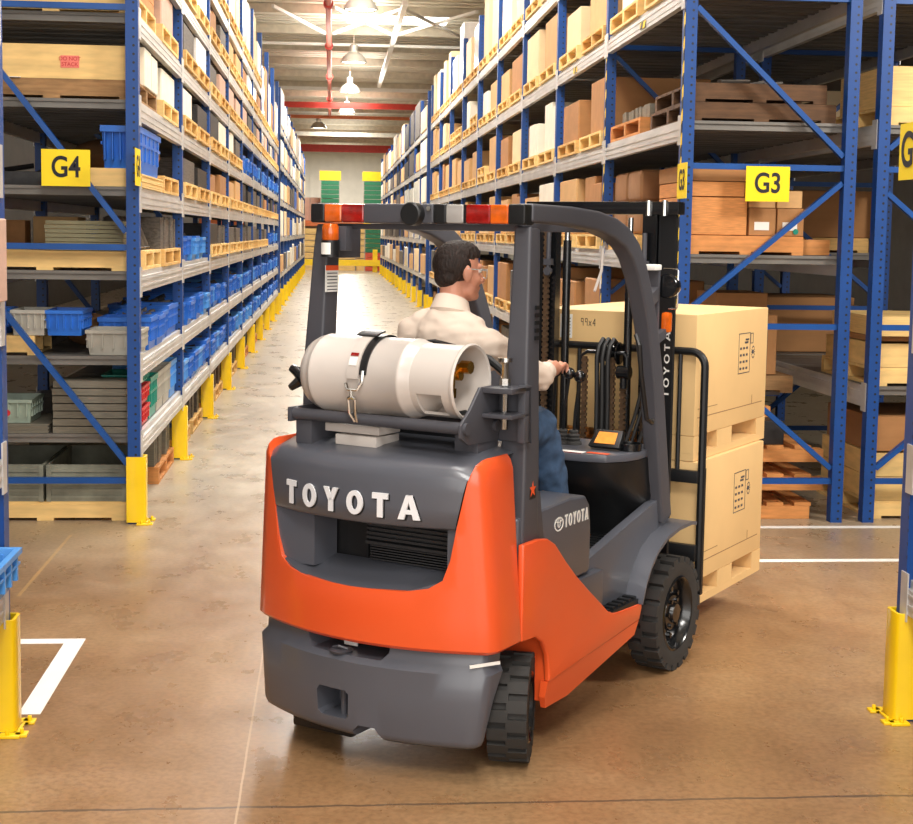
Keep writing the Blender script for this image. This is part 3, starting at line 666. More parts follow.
# level 1: grey sheets, sage tote, red and teal bins
put('board_stack', SM_['board_grey'], 'thick stack of grey sheets behind the lower diagonal brace, left rack end', 'boards', (-1.86, yb+.02, tops(1)+.002), (.5, .28, .36))
put('board_stack', SM_['board_grey'], 'low stack of grey sheets under the sage tote, left rack end', 'boards', (-2.42, yb+.02, tops(1)+.002), (.54, .6, .06))
t = thing('tote', 'sage green tote with a red round sticker, left rack end', 'tote', (-2.30, yb+.06, tops(1)+.064))
o = obj('body', TM['tote_sage'], t); o.scale = (.30/.6, 1, .16/.22)
MB().cyl((.14, -.004, .07), (.14, -.0085, .07), .022, n=16).build('round_sticker', 'tote_red', t)
for j, (m, z, yy, lab) in enumerate((('tote_red', 0, .33, 'red plastic bin, lower, beside the corner post of the left rack'), ('tote_red', .15, .33, 'red plastic bin, upper, beside the corner post of the left rack'), ('tote_teal', .0, .80, 'teal plastic bin behind the red bins, left rack'), ('tote_grey', .0, 1.25, 'grey plastic bin behind the teal bin, left rack'), ('tote_grey', .0, 1.70, 'second grey bin behind the teal bin, left rack'), ('tote_sky', .0, 2.15, 'light blue bin at the far end of the bay with red bins'))):
    h = .13 if m == 'tote_red' else .30
    put('tote', TM[m], lab, 'tote', (XL-.31, yb+yy, tops(1)+.002+z), (.45, 1.05, h/.22), 'bins low in the nearest bay')
put('tote', TM['tote_teal'], 'flat teal bin on top of the red bins, left rack', 'tote', (XL-.31, yb+.33, tops(1)+.303), (.45, 1.05, .3), 'bins low in the nearest bay')
# floor: metal bins on a long pallet at the rack end
pal(-2.46, yb+.02, 0, 'long pale pallet on the floor at the left rack end', 'pallets in the left rack', 1, 1.0, 1.1)
def metal_bin(x, lab):
    t = thing('metal_bin', lab, 'metal bin', (x, yb+.03, .133), 0, 'metal bins at the left rack end')
    b = MB(); W, D, H, th = .53, .9, .25, .012
    b.loft([[(0, 0, 0), (W, 0, 0), (W, D, 0), (0, D, 0)], [(0, 0, H), (W, 0, H), (W, D, H), (0, D, H)], [(th, th, H), (W-th, th, H), (W-th, D-th, H), (th, D-th, H)], [(th, th, .02), (W-th, th, .02), (W-th, D-th, .02), (th, D-th, .02)]], True, True)
    for k in range(5): b.box(0, W, -.008, 0, .02+k*.045, .04+k*.045)
    b.box(-.0, .03, -.014, 0, 0, H); b.box(W-.03, W, -.014, 0, 0, H)
    b.build('bin_shell', 'metal_bin', t, smooth=False)
metal_bin(-2.45, 'grey ribbed metal bin on the floor pallet, left of the pair'); metal_bin(-1.90, 'grey ribbed metal bin on the floor pallet, right of the pair')
# ---- right rack ----
def rt(k): return 0 if k == 0 else RL[k-1]+.14
def fill_right():
    for i in range(9):
        y0 = Y0+i*BAY+PD+.05
        for k in range(6):
            z = rt(k); lev = LEV[k] if k < 5 else 'top level'
            if i == 0 and k < 4: continue
            for h in (0, 1):
                yy = y0+h*1.33+rng.uniform(.02, .1); ds = 1.05
                pal(xr(1, XR, .06 if k == 0 else -.01, ds), yy, z, 'wooden pallet under a load, '+where(i, h, lev, RKR), 'pallets in the right rack', rng.choice((0, 1, 1)), 1.12, ds)
                kind = rng.choice(('carton', 'carton_pale', 'carton', 'carton_white', 'carton_brown', 'carton')); hh = rng.uniform(.38, .58)
                if k == 5: kind = rng.choice(('film', 'carton_white', 'carton_pale', 'film')); hh = rng.uniform(.6, 1.15)
                if k < 2: kind = rng.choice(('carton_brown', 'carton', 'mid_part', 'carton_brown'))
                if k == 3 and i == 2 and h == 1: kind = 'carton_white'
                ww = rng.uniform(.75, 1.08)
                if rng.random() < .2 and k in (3, 4): hh = .2; kind = 'wood_pale'
                if kind == 'wood_pale':
                    pal(xr(1, XR, -.01, ds), yy+.02, z+.132, 'empty wooden pallet stacked on another, '+where(i, h, lev, RKR), 'pallets in the right rack', 1, 1.1, ds); continue
                load(kind, xr(1, XR, .08 if k == 0 else .02, ds-.1), yy+.03, z+.131, ds-.1, ww, hh, 'on a pallet, '+where(i, h, lev, RKR), rng, 'loads in the right rack')
fill_right()
GR = 'loads in the nearest bay of the right rack'
# third level up (z 2.77): stacked dark pallets and steel frames behind the diagonal
for j in range(2): pal(XR+.06+.04*j, yb+.05+.03*j, rt(3)+.134*j, ('lower', 'upper')[j]+' of two dark pallets behind the diagonal above the G3 sign', 'dark pallets above the G3 sign', 4, 1.15, 1.05-.1*j)
put('machine_part', PM[1], 'dark steel pieces on the dark pallets above the G3 sign', 'metal part', (XR+.2, yb+.2, rt(3)+.27), (1.2, 1.4, .5))
put('sheet_bundle', BM['board_grey'], 'grey strapped boards on a pallet, farther half of nearest bay, right rack', 'bundle', (XR+.08, yb+1.42, rt(3)+.135), (.95, 1.1, .11), GR)
pal(XR+.02, yb+1.38, rt(3), 'pale pallet under grey strapped boards, nearest bay, right rack', 'pallets in the right rack', 2, 1.2, 1.05)
# level 2 (z 1.86): crates and small cartons seen through the end under the G3 sign
pal(XR+.09, yb+.04, rt(2), 'wooden pallet under the orange-brown crates, below the G3 sign', 'pallets in the right rack', 2, 1.15, .82)
put('carton', CM['wood_red'], 'large orange-brown box left below the G3 sign', 'box', (XR+.09, yb+.06, rt(2)+.134), (.42, .9, .26), GR)
put('carton', CM['wood_red'], 'shallow orange-brown box on the large one, left of the G3 sign', 'box', (XR+.09, yb+.06, rt(2)+.400), (.40, .9, .10), GR)
put('carton', CM['carton_brown'], 'upper orange-brown box directly left of the G3 sign', 'box', (XR+.09, yb+.08, rt(2)+.505), (.52, .9, .11), GR)
def lab_carton(x, y, z, d, w, h, m, lab, dot=False):
    t = thing('carton', lab, 'box', (x, y, z), 0, GR)
    o = obj('body', CM[m], t); o.scale = (d, w, h)
    MB().box(d*.2, d*.75, -.003, -.0005, h*.2, h*.5).build('paper_label', 'white', t, smooth=False)
    if dot: MB().cyl((d*.7, -.0035, h*.16), (d*.7, -.006, h*.16), .02, n=12).build('green_dot', 'tote_teal', t)
lab_carton(XR+.53, yb+.08, rt(2)+.134, .19, .4, .19, 'carton_brown', 'small brown carton with a white label, under the G3 sign')
lab_carton(XR+.73, yb+.08, rt(2)+.134, .19, .4, .19, 'carton_brown', 'small brown carton with a white label and green dot, below the G3 sign', True)
put('carton', CM['carton'], 'tan carton on the small white-labelled carton, below the G3 sign', 'box', (XR+.53, yb+.1, rt(2)+.327), (.19, .4, .12), GR)
put('carton', CM['carton'], 'tan carton on the green-dotted carton, below the G3 sign', 'box', (XR+.73, yb+.1, rt(2)+.327), (.18, .4, .12), GR)
put('pallet_block', MB().box(0, .28, 0, .1, 0, .11).data('pallet_block', 'wood_red', bevel=.004), 'short wooden block beside the post, right of the small cartons', 'block', (XR+.86+.05, yb+.3, rt(2)+.002))
pal(XR+.03, yb+1.42, rt(2), 'wooden pallet, farther half of nearest bay, under the wrapped brown bales, right rack', 'pallets in the right rack', 0, 1.2, 1.05)
for j, (z, y, w) in enumerate(((0, 1.45, .55), (0, 2.02, .55), (.26, 1.5, .5), (.26, 2.05, .5))):
    b = MB(); b.box(0, .9, 0, w, 0, .25)
    put('bale', b.data('bale', 'paper_brown', bevel=.05, seg=3), 'brown wrapped bale, %s of four behind the narrow G3 sign' % ('lower near', 'lower far', 'upper near', 'upper far')[j], 'bale', (XR+.06, yb+y, rt(2)+.134+z), (1, 1, 1), GR)
# level 1 (no deck in the first bay) and the floor: leaning box, dark tray, stacked timber
for j, z in enumerate((0, .2, .4)):
    b = MB(); b.box(0, 1.05-.1*(j == 0), 0, .09, .0, .09); b.box(0, 1.0, .5, .59, .0, .09); b.box(0, 1.0, .95, 1.04, .0, .09)
    for q in range(5): b.box(.04+q*.2, .16+q*.2, 0, 1.04, .092, .117)
    put('timber_skid', b.data('timber_skid', 'wood_red', smooth=False), ('lowest', 'middle', 'topmost')[j]+' of the stacked timber skids behind the load, right rack', 'skid', (XR+.08, yb+.05+.02*j, .002+z), (1, 1, 1), 'timber skids')
put('tray', MB().box(0, .75, 0, .6, 0, .17).data('tray', 'dark_part', bevel=.01), 'dark steel tray on top of the timber skids, behind the load', 'tray', (XR+.1, yb+.12, .52))
put('wood_block', CM['wood_red'], 'small wooden block on the dark steel tray behind the load', 'block', (XR+.62, yb+.3, .693), (.18, .1, .08))
pal(XR+.22, yb+.95, .80, 'wooden pallet under the leaning tan box behind the load', 'pallets in the right rack', 3, 1.0, .95)
t = thing('carton', 'tall tan box with a chain-like strap behind the blue crossbar, right rack', 'box', (XR+.55, yb+1.0, .934))
o = obj('body', CM['carton_brown'], t); o.scale = (.5, .8, .46)
MB().box(.36, .42, -.012, -.001, .01, .45).build('strap', 'mid_part', t, smooth=False)
put('carton', CM['carton_brown'], 'brown box on top of the strapped tall box, right rack', 'box', (XR+.58, yb+1.05, 1.398), (.4, .6, .16))
for i_ in (0,):
    for side_x in (XR+.12, XR+1.0): pass
put('support_bar', MB().box(XR+.10, XR+1.12, 0, .06, -.03, 0).data('support_bar', 'deck_steel', smooth=False), 'steel support bar under the leaning box pallet, near one', 'bar', (0, yb+1.1, .798))
put('support_bar', MB().box(XR+.10, XR+1.12, 0, .06, -.03, 0).data('support_bar', 'deck_steel', smooth=False), 'steel support bar under the leaning box pallet, far one', 'bar', (0, yb+1.7, .798))
# back-to-back rack at the right edge
XB = 3.728
GB = 'loads in the rack at the right edge'
for k, (z, lab) in enumerate(((0, 'floor level'), (.95, 'second level'), (2.77, 'fourth level'))):
    pal(XB+.09, yb+.05, z, 'wooden pallet at the right edge beyond the double posts, '+lab, 'pallets in the right-edge rack', 1, 1.1, 1.0)
crate('crate', XB+.09, yb+.06, .134, 1.0, 1.0, .34, 'wood_pale', 'pale plywood crate on the floor level, right edge, beyond the double posts', nb=2)
put('carton', CM['carton_brown'], 'brown carton on the plywood crate, right edge of the picture', 'box', (XB+.1, yb+.1, .478), (.95, .9, .25), GB)
crate('crate', XB+.09, yb+.06, 1.084, 1.0, 1.0, .17, 'wood_pale', 'lower pale crate at chest height, right edge, beyond the double posts', nb=1)
put('carton', CM['wood_pale'], 'upper pale wooden box at chest height, right edge, beyond the double posts', 'box', (XB+.1, yb+.08, 1.30), (.95, .9, .14), GB)
put('board', CM['carton_brown'], 'brown board between the two pale boxes at the right edge', 'board', (XB+.1, yb+.2, 1.257), (.93, .7, .04), GB)
pal(XB+.09, yb+.05, 1.86, 'wooden pallet under the tan folded carton, right edge', 'pallets in the right-edge rack', 0, 1.1, 1.0) if False else None
put('carton', CM['carton_brown'], 'wide tan carton under the cut-off G sign, right edge', 'box', (XB+.14, yb+1.2+1.75, 1.993), (1., .9, .42), GB)
pal(XB+.09, yb+2.9, 1.86, 'wooden pallet under the wide tan carton, right edge', 'pallets in the right-edge rack', 0, 1.1, 1.0)
put('carton', CM['wood_pale'], 'pale box above the cut-off G sign, right edge', 'box', (XB+.1, yb+.1, 2.904), (.95, .9, .28), GB)
put('carton', CM['carton_pale'], 'pale box behind the double posts at the top right', 'box', (XB+.1, yb+3.0, 2.902), (.9, .9, .4), GB)
pal(XB+.09, yb+2.95, 2.77, 'wooden pallet in the second bay, top right', 'pallets in the right-edge rack', 0, 1.1, 1.0)
put('carton', CM['carton_brown'], 'brown tall box seen between the double posts', 'box', (XB+.12, yb+3.0, .953), (.9, .9, .5), GB)
# distant racks
for side, X, nm in ((-1, XL, 'left'), (1, XR, 'right')):
    for i in range(12):
        y0 = 36.3+i*BAY+PD+.08
        for k in range(6):
            for h in (0,):
                m = rng.choice(('carton', 'carton_white', 'carton_pale', 'carton_pink', 'tote_blue', 'carton_white', 'film', 'mid_part') if side < 0 else ('carton', 'carton_white', 'carton_pale', 'carton', 'mid_part', 'dark_part', 'film'))
                cw = {'carton': 'tan carton', 'carton_white': 'cream carton', 'carton_pale': 'pale carton', 'carton_pink': 'pinkish carton', 'tote_blue': 'blue case', 'film': 'film-wrapped white load', 'mid_part': 'grey metal case', 'dark_part': 'dark metal case'}[m]
                hh = rng.uniform(.4, .7) if k < 5 else rng.uniform(.5, 1.0)
                put({'tote_blue': 'case', 'mid_part': 'case', 'dark_part': 'case', 'film': 'wrapped_load'}.get(m, 'carton'), CM[m], '%s far off, %s bay, %s, distant %s rack' % (cw, ORD[i], LEV[k] if k < 5 else 'top level', nm), 'box', (xr(side, X, .14 if k == 0 else -.02, .9), y0+h*1.33, rt(k)+.002), (.9, rng.uniform(1.6, 2.5), hh), 'goods in the distant %s rack' % nm)
# ---- far end: barrier, timber wall, crate towers ----
t = thing('guard_rail', 'long yellow guard rail across the far end of the aisle', 'guard rail', (0, 73, 0))
MB().box(-4, 6, -.06, .06, .32, .62).build('rail', 'yellow', t, smooth=False)
for x in (-1.9, 2.2): MB().box(x-.12, x+.12, .065, .2, 0, 1.15).build('upright', 'yellow', t, smooth=False)
for j in range(6):
    put('crate_stack', SM_['wood_pale'], 'tall stack of pale timber beyond the yellow rail, %s from the left' % ORD[j], 'timber', (-3.2+j*1.5, 76+.2*(j % 2), 0), (1.45, 1.2, 2.3-.1*(j % 3)), 'timber stacks beyond the rail')
for j in range(7):
    put('carton', CM['carton_pink'], 'large pinkish box on the far platform, %s from the left' % ORD[j], 'box', (-2.4+.62*j if j < 4 else 2.4+.62*(j-4), 80, 2.6), (.6, 1, 1.25 if j < 4 else 1.1), 'pinkish boxes at the far end')
tag(struct(MB().box(-8, 9, 78.4, 82, 2.3, 2.58).build('mezzanine_slab', 'beam_orange', smooth=False)), 'platform slab', 'platform')
struct(MB().box(-8, 9, 79.9, 82, 0, 2.3).build('wall_back', 'wall_panel', smooth=False))
mat('crate_green', (40, 120, 84), .5); mat('crate_red', (216, 84, 60), .5)
for x, lab in ((-.55, 'left'), (1.75, 'right')):
    for lvl, z0 in (('upper', 2.6), ('lower', 0.1)):
        if lvl == 'lower' and lab == 'left': continue
        t = thing('crate_tower', 'far %s tower of green and red crates under a yellow panel, %s' % (lab, lvl), 'crate tower', (x, 78.6 if lvl == 'lower' else 78.95, z0 if lvl == 'upper' else .02))
        if lvl == 'lower': t.location.y = 75.1
        for q in range(9):
            MB().box(0, .95, 0, .6, q*.24, q*.24+.21).build('crate', 'crate_red' if q < 4 else 'crate_green', t, smooth=False)
        MB().box(-.1, 1.05, -.02, .6, 9*.24, 9*.24+.5).build('yellow_panel', 'yellow', t, smooth=False)
        for q in (0, 1): MB().box(-.04+q*.99, .0+q*.99, -.04, .0, 0, 9*.24).build('tower_post', 'tote_grey', t, smooth=False)
# ---- near rack edges ----
NG = 'goods in the near racks'
put('carton', CM['carton_pink'], 'pinkish box poking in at the left edge, beside the left rack end', 'box', (-1.72, 5.22, NL[2]+.142), (.50, .40, .31), NG)
load('t:tote_sky', -1.78, 5.04, NL[0]+.142, .60, .52, .155, 'sticking out above the near left yellow guard', rng, NG)
# ---------------------------------------------------------------- forklift (local: +y forward, +x right, origin under the rear axle)
FO, FR = (0.326, 5.545, 0), radians(-36)
mat('truck_orange', (234, 90, 42), .28, 0, .02, 2, coat=.5); mat('truck_grey', (84, 86, 94), .35, 0, .05, 3, coat=.3); mat('truck_dark', (74, 74, 80), .45, 0, .06, 4)
mat('black', (22, 23, 25), .4, 0, .1); mat('black_gloss', (16, 17, 19), .22, 0, .05, coat=.4); mat('rubber', (46, 44, 42), .75, 0, .12, 12, bump=.1); mat('hose', (34, 33, 33), .5, 0, .1)
mat('lens_red', (150, 18, 12), .15, 0, .35, 22, coat=.6); mat('lens_amber', (214, 96, 18), .15, 0, .25, 22, coat=.6); mat('lens_clear', (176, 172, 168), .12, .2, .08, 9, coat=.5)
mat('chrome', (214, 214, 210), .15, 1, .03); mat('brass', (206, 156, 66), .25, 1, .08); mat('tank_white', (204, 195, 187), .3, 0, .03, 2, coat=.3); mat('letter_white', (232, 232, 234), .35, 0, .02)
mat('chain', (116, 92, 70), .45, .6, .25, 20); mat('screen_amber', (240, 150, 60), .3, 0, .2, 40, emit=(250, 170, 80), estr=.2); mat('grille', (60, 60, 62), .45, .3, .1); mat('sticker_orange', (240, 90, 40), .5)
T = thing('forklift', 'orange and dark grey forklift carrying a stacked carton load, driven by a man', 'forklift', FO, FR)
def W_(z): return .538-.045*max(0, (z-.5)/.6)
def plan(z, inset=0, yf=-.10, bulge=.5, y0=-.43, hw=None):
    w = (W_(z) if hw is None else hw)-inset; pts = []
    for i in range(25):
        x = -w+.02+(2*w-.04)*i/24; pts.append((x, y0+inset+bulge*x*x, z))
    c = y0+inset+bulge*w*w; yf = max(yf, c+.06) if hw is None else yf
    left = [(-w, yf, z), (-w, c+.05, z), (-w+.004, c+.02, z)] if hw is None else [(-w, max(c+.03, yf), z), (-w, c+.02, z), (-w+.004, c+.008, z)]
    right = [(w-.004, c+.02, z), (w, c+.05, z), (w, yf, z)] if hw is None else [(w-.004, c+.008, z), (w, c+.02, z), (w, max(c+.03, yf), z)]
    return left+pts+right
# upper orange counterweight with the U opening
b = MB()
rings = [plan(.478, .015), plan(.492, .0)]+[plan(z) for z in (.6, .7, .8, .9, 1.0, 1.08, 1.13)]+[plan(1.16, .008), plan(1.18, .022), plan(1.192, .045)]
b.loft(rings, True, True)
cw = b.build('counterweight', 'truck_orange', T)
U = [(-.485, 1.4), (-.470, 1.19), (-.437, 1.10), (-.405, .94), (-.385, .82), (-.36, .745), (-.31, .712), (-.22, .694), (0, .688), (.22, .694), (.31, .712), (.36, .745), (.385, .82), (.405, .94), (.437, 1.10), (.470, 1.19), (.485, 1.4)]
cut = MB(); cut.prism_y(U, -.8, .3); boolean(cw, cut)
md = cw.modifiers.new('bev', 'BEVEL'); md.width = .010; md.segments = 3; md.limit_method = 'ANGLE'; md.angle_limit = radians(40); md.harden_normals = False
apply_mods(cw); resharp(cw, 40)
# engine hood carrying the name
prof = [(.12, .935, .398), (.012, .927, .398), (.0, .935, .40), (-.003, 1.0, .414), (-.003, 1.06, .426), (-.001, 1.105, .436), (.006, 1.132, .443), (.022, 1.152, .450), (.05, 1.164, .456), (.10, 1.174, .462), (.2, 1.188, .466), (.35, 1.195, .466), (.50, 1.195, .466)]
def hood_y(x, dy, k=1.): return -.43+dy+.5*x*x*k
b = MB(); rings = []
for dy, z, hw in prof:
    k = 1 if dy < .12 else max(0, 1-(dy-.1)/.3)
    row = []
    for i in range(33):
        u = -1+i/16; x = hw*u
        zz = z-(.02*max(0, abs(u)-.88)/.12 if z > 1.12 else 0)
        row.append((x, hood_y(x, dy, k if z > .95 else 1), zz))
    rings.append(row)
b.loft(rings, False)
b.build('engine_hood', 'truck_grey', T, angle=60)
# radiator recess below the hood
b = MB(); rings = []
for i in range(21):
    x = -.36+.72*i/20; yy = -.424+.5*x*x; zz = .690+.05*max(0, (abs(x)-.22)/.14)
    rings.append([(x, yy, zz), (x, -.20, .742), (x, -.20, .66), (x, yy, .66)])
b.loft(rings, True, True); b.build('recess_floor', 'truck_grey', T)
b = MB(); b.prism_z([(-.40, -.345), (-.22, -.345), (-.22, -.20), (-.38, -.20)], .72, .94)
b.build('recess_wall', 'truck_grey', T)
b = MB(); b.prism_z([(.405, -.335), (.36, -.335), (.31, -.20), (.40, -.20)], .715, .94); b.build('recess_wall', 'truck_grey', T)
MB().box(-.40, .40, -.19, -.12, .69, 1.18).build('radiator_back', 'black', T)
b = MB(); b.box(-.06, .30, -.215, -.195, .82, .945)
for i in range(7): b.box(-.06, .30, -.232, -.215, .826+i*.017, .835+i*.017)
b.box(-.06, .30, -.240, -.195, .806, .818)
for i in range(6): b.box(-.05, .29, -.222, -.195, .745+i*.010, .750+i*.010)
b.build('radiator_grille', 'grille', T)
MB().box(-.17, -.07, -.205, -.195, .745, .93).build('recess_gap', 'black', T)
# raised name on the hood
def name_f(x0, z0, h):
    def f(u, v, d):
        x = x0+u*h; z = z0+v*h; t = max(0, min(1, (z-1.0)/.06)); return (x, hood_y(x, -.003)-d, z)
    return f
H = .088
wd = [.62, .80, .78, .80, .70, .92]; tot = sum(wd)+5*.42
u0 = 0
for ch, w_ in zip('TOYOTA', wd):
    b = MB(); letters(b, ch, [w_], 0, .24, name_f(-tot*H/2-.022+u0*H, .958, H), .008); lo_ = b.build('letter', 'letter_white', T, smooth=False)
    b = MB(); letters(b, ch, [w_], 0, .26, name_f(-tot*H/2-.017+u0*H, .954, H), .002); b.build('letter_shadow', 'black', lo_, smooth=False)
    u0 += w_+.44
# lower bumper casting
b = MB()
def bp(z, inset, yf): return plan(z, inset, yf, .5, -.43, .524-.036*max(0, (.44-z)/.3))
b.loft([bp(.125, .03, -.30), bp(.14, .008, -.30), bp(.16, 0, -.295), bp(.3, 0, -.245), bp(.405, 0, -.20), bp(.432, .024, -.19), bp(.476, .026, -.18)], True, True)
bu = b.build('bumper', 'truck_grey', T)
cut = MB(); cut.prism_y([(-.235, .60), (-.215, .455), (-.19, .425), (.125, .425), (.155, .455), (.17, .60)], -.7, -.24); boolean(bu, cut)
cut = MB(); cut.prism_y([(-.15, .275), (-.142, .20), (-.128, .188), (-.012, .188), (0, .2), (-.0, .282), (-.014, .295), (-.137, .295)], -.7, -.28); boolean(bu, cut)
cut = MB(); cut.prism_y([(.02, .0), (.02, .15), (.045, .175), (.115, .175), (.15, .125), (.15, 0)], -.7, -.24); boolean(bu, cut)
md = bu.modifiers.new('bev', 'BEVEL'); md.width = .006; md.segments = 2; md.limit_method = 'ANGLE'; md.angle_limit = radians(38)
apply_mods(bu); resharp(bu, 40)
MB().cyl((-.055, -.375, .17), (-.055, -.375, .31), .013, n=10).build('tow_pin', 'truck_dark', T)
b = MB(); b.lathe([(.04, 0), (.045, .008), (.03, .012), (.001, .013)], (-.06, -.39, .4255), 'z', 16); b.tube([(-.09, -.40, .440), (-.06, -.405, .45), (-.03, -.39, .440)], .006, 6); b.build('tow_pin_head', 'truck_dark', T)
MB().box(-.36, -.08, -.29, -.16, .06, .124).build('skid_plate', 'black', T, bevel=.01)
MB().box(-.28, .22, -.245, -.22, .40, .62).build('bumper_back', 'black', T)
MB().box(-.09, -.03, -.33, -.326, .435, .475).build('tag', 'white', T, smooth=False)
MB().bar((.53, -.24, .445), (.46, -.335, .440), .003, .012).build('edge_reflector', 'white', T)
# side panels with the wheel arch, mirrored for the hidden side
arch = [(.125, .215), (.138, .30), (.122, .385), (.08, .445), (.02, .478), (-.055, .484)]
side = [(-.092, .484), (-.092, .846), (.03, .848), (.10, .838), (.165, .806), (.26, .722), (.351, .649), (.47, .565), (.587, .487), (.655, .440), (.706, .421), (.75, .415), (.992, .402), (1.0, .385), (.975, .33), (.135, .275)] + arch[1:][:-1]+[(-.055, .484)]
side = side[:-1]
lower = [(.135, .275), (.975, .33), (.948, .27), (.33, .168), (.14, .170), (.125, .215)]
for s, nm in ((1, 'r'), (-1, 'l')):
    X = .538*s
    b = MB(); b.prism(side, lambda u, v: (X, u, v), lambda u, v: (.512*s, u, v))
    o = b.build('side_panel', 'truck_orange', T, smooth=False)
    md = o.modifiers.new('bev', 'BEVEL'); md.width = .008; md.segments = 3; md.limit_method = 'ANGLE'; md.angle_limit = radians(30)
    md2 = o.modifiers.new('tri', 'TRIANGULATE')
    apply_mods(o); resharp(o, 40)
    b = MB(); b.prism(lower, lambda u, v: (X-s*.002-s*.018*max(0, (.30+.05*u-v))/.15, u, v), lambda u, v: (.50*s, u, v)); b.build('side_sill', 'truck_orange', T, smooth=False)
# chassis core and wheel boxes
b = MB(); b.box(-.27, .27, -.215, .14, .16, .68); b.build('rear_frame', 'truck_dark', T)
b = MB(); b.box(-.39, .39, .155, 1.30, .17, .60); b.build('frame', 'truck_orange', T)
for s in (1, -1):
    b = MB(); b.box(s*.275-.006, s*.275+.006, -.15, .155, .20, .62); b.box(min(s*.28, s*.51), max(s*.28, s*.51), .148, .162, .19, .60); b.build('wheel_housing', 'truck_orange', T)
b = MB(); b.box(-.40, .40, -.11, .38, .60, .945); b.build('engine_box', 'truck_dark', T)
# seat deck, step blocks and floor
for s in (1, -1):
    x0, x1 = (.30, .502) if s > 0 else (-.502, -.30)
    b = MB(); b.prism_x([(-.075, .62), (-.075, .935), (.36, .95), (.49, .942), (.53, .90), (.545, .80), (.545, .645), (.53, .62)], x0, x1)
    b.build('seat_deck', 'truck_grey', T, bevel=.022, seg=3, smooth=True)
    x0, x1 = (.30, .512) if s > 0 else (-.512, -.30)
    b = MB(); b.box(x0, x1, .20, .66, .42, .612); b.build('step_block', 'truck_grey', T, bevel=.015)
    x0, x1 = (.39, .533) if s > 0 else (-.533, -.39)
    b = MB(); b.box(x0, x1, .665, 1.0, .40, .425)
    for i in range(6): b.box(x0+.02*s*0, x1-.01, .675+i*.053, .70+i*.053, .425, .436)
    b.build('step', 'black', T, smooth=False)
    # frame cheek rising to the front pillar
    x0, x1 = (.425, .47) if s > 0 else (-.47, -.425)
    b = MB(); b.prism_x([(.55, .43), (.55, .650), (.66, .672), (.96, .735), (1.24, .79), (1.42, .815), (1.42, .69), (1.0, .43)], x0, x1); b.build('frame_cheek', 'truck_grey', T, bevel=.006)
    # front fender
    poly = [(.965, .418), (1.0, .49), (1.05, .555), (1.12, .612), (1.22, .655), (1.36, .676), (1.50, .678), (1.56, .668)]
    b = MB(); x0, x1 = (.34, .556) if s > 0 else (-.556, -.34)
    inner = [(u, v-.016) for u, v in poly]
    b.loft([[(x0, u, v) for u, v in poly+inner[::-1]], [(x1, u, v) for u, v in poly+inner[::-1]]], True, True)
    b.build('front_fender', 'truck_grey', T, angle=50)
b = MB(); b.box(-.42, .42, .505, 1.32, .605, .635)
for i in range(14): b.box(-.40, .42, .53+i*.05, .55+i*.05, .635, .64)
b.build('floor_mat', 'black', T, smooth=False)
# side name on the seat deck with its oval badge
b = MB(); X = .503
def sf(y0, z0, h): return lambda u, v, d: (X+d, y0+u*h, z0+v*h-.0*u)
letters(b, 'TOYOTA', [.5, .6, .55, .6, .5, .62], .16, .17, sf(.305, .842, .05), .0015)
def ring(cy, cz, ry, rz, w=.004, n=28):
    for i in range(n):
        a, c = 2*pi*i/n, 2*pi*(i+1)/n
        b.prism([(cy+ry*cos(a), cz+rz*sin(a)), (cy+ry*cos(c), cz+rz*sin(c)), (cy+(ry-w)*cos(c), cz+(rz-w)*sin(c)), (cy+(ry-w)*cos(a), cz+(rz-w)*sin(a))], lambda u, v: (X, u, v), lambda u, v: (X+.0015, u, v))
ring(.255, .864, .038, .028, .0055); ring(.255, .870, .012, .021); ring(.255, .8785, .026, .010)
b.build('side_badge', 'white', T, smooth=False)
# dash cowl
dashp = [(-.44, 1.15), (-.42, 1.06), (-.36, .975), (-.26, .942), (0, .93), (.26, .942), (.36, .975), (.42, 1.06), (.44, 1.15), (.43, 1.40), (-.43, 1.40)]
b = MB(); b.prism_z(dashp, .995, 1.03); b.build('dash_top', 'truck_grey', T, bevel=.010)
b = MB()
rings = []
for z, dy, dx in ((.994, .012, .0), (.93, .03, .0), (.86, .09, .0), (.76, .2, .0), (.64, .24, .0)):
    rings.append([(x*(1-dx), min(1.40, y+dy*(1 if y < 1.3 else 0)), z) for x, y in dashp])
b.loft(rings, True, True); b.build('cowl', 'black', T, angle=50)
t_ = MB(); t_.prism([(-.075, 0), (.075, 0), (.065, .09), (-.065, .09)], lambda u, v: (.29+u, 1.09+v*.75, 1.048+v*.75), lambda u, v: (.29+u, 1.12+v*.75, 1.034+v*.75)); t_.build('display', 'black', T, bevel=.004)
t_ = MB(); t_.prism([(-.05, .015), (.05, .015), (.045, .075), (-.045, .075)], lambda u, v: (.29+u, 1.0895+v*.75, 1.049+v*.75), lambda u, v: (.29+u, 1.088+v*.75, 1.0505+v*.75)); t_.build('screen', 'screen_amber', T, smooth=False)
b = MB(); b.lathe([(.05, 0), (.052, .03), (.045, .032), (.043, .004)], (.385, 1.17, 1.032), 'z', 20); b.build('cup_ring', 'black_gloss', T)
MB().box(.10, .25, .958, 1.005, 1.0305, 1.0325).build('warning_label', 'white', T, smooth=False); MB().box(.10, .25, .950, .956, 1.0305, 1.0325).build('warning_label', 'lens_red', T, smooth=False)
MB().box(.26, .36, .985, 1.015, 1.0305, 1.0325).build('warning_label', 'sticker_orange', T, smooth=False)
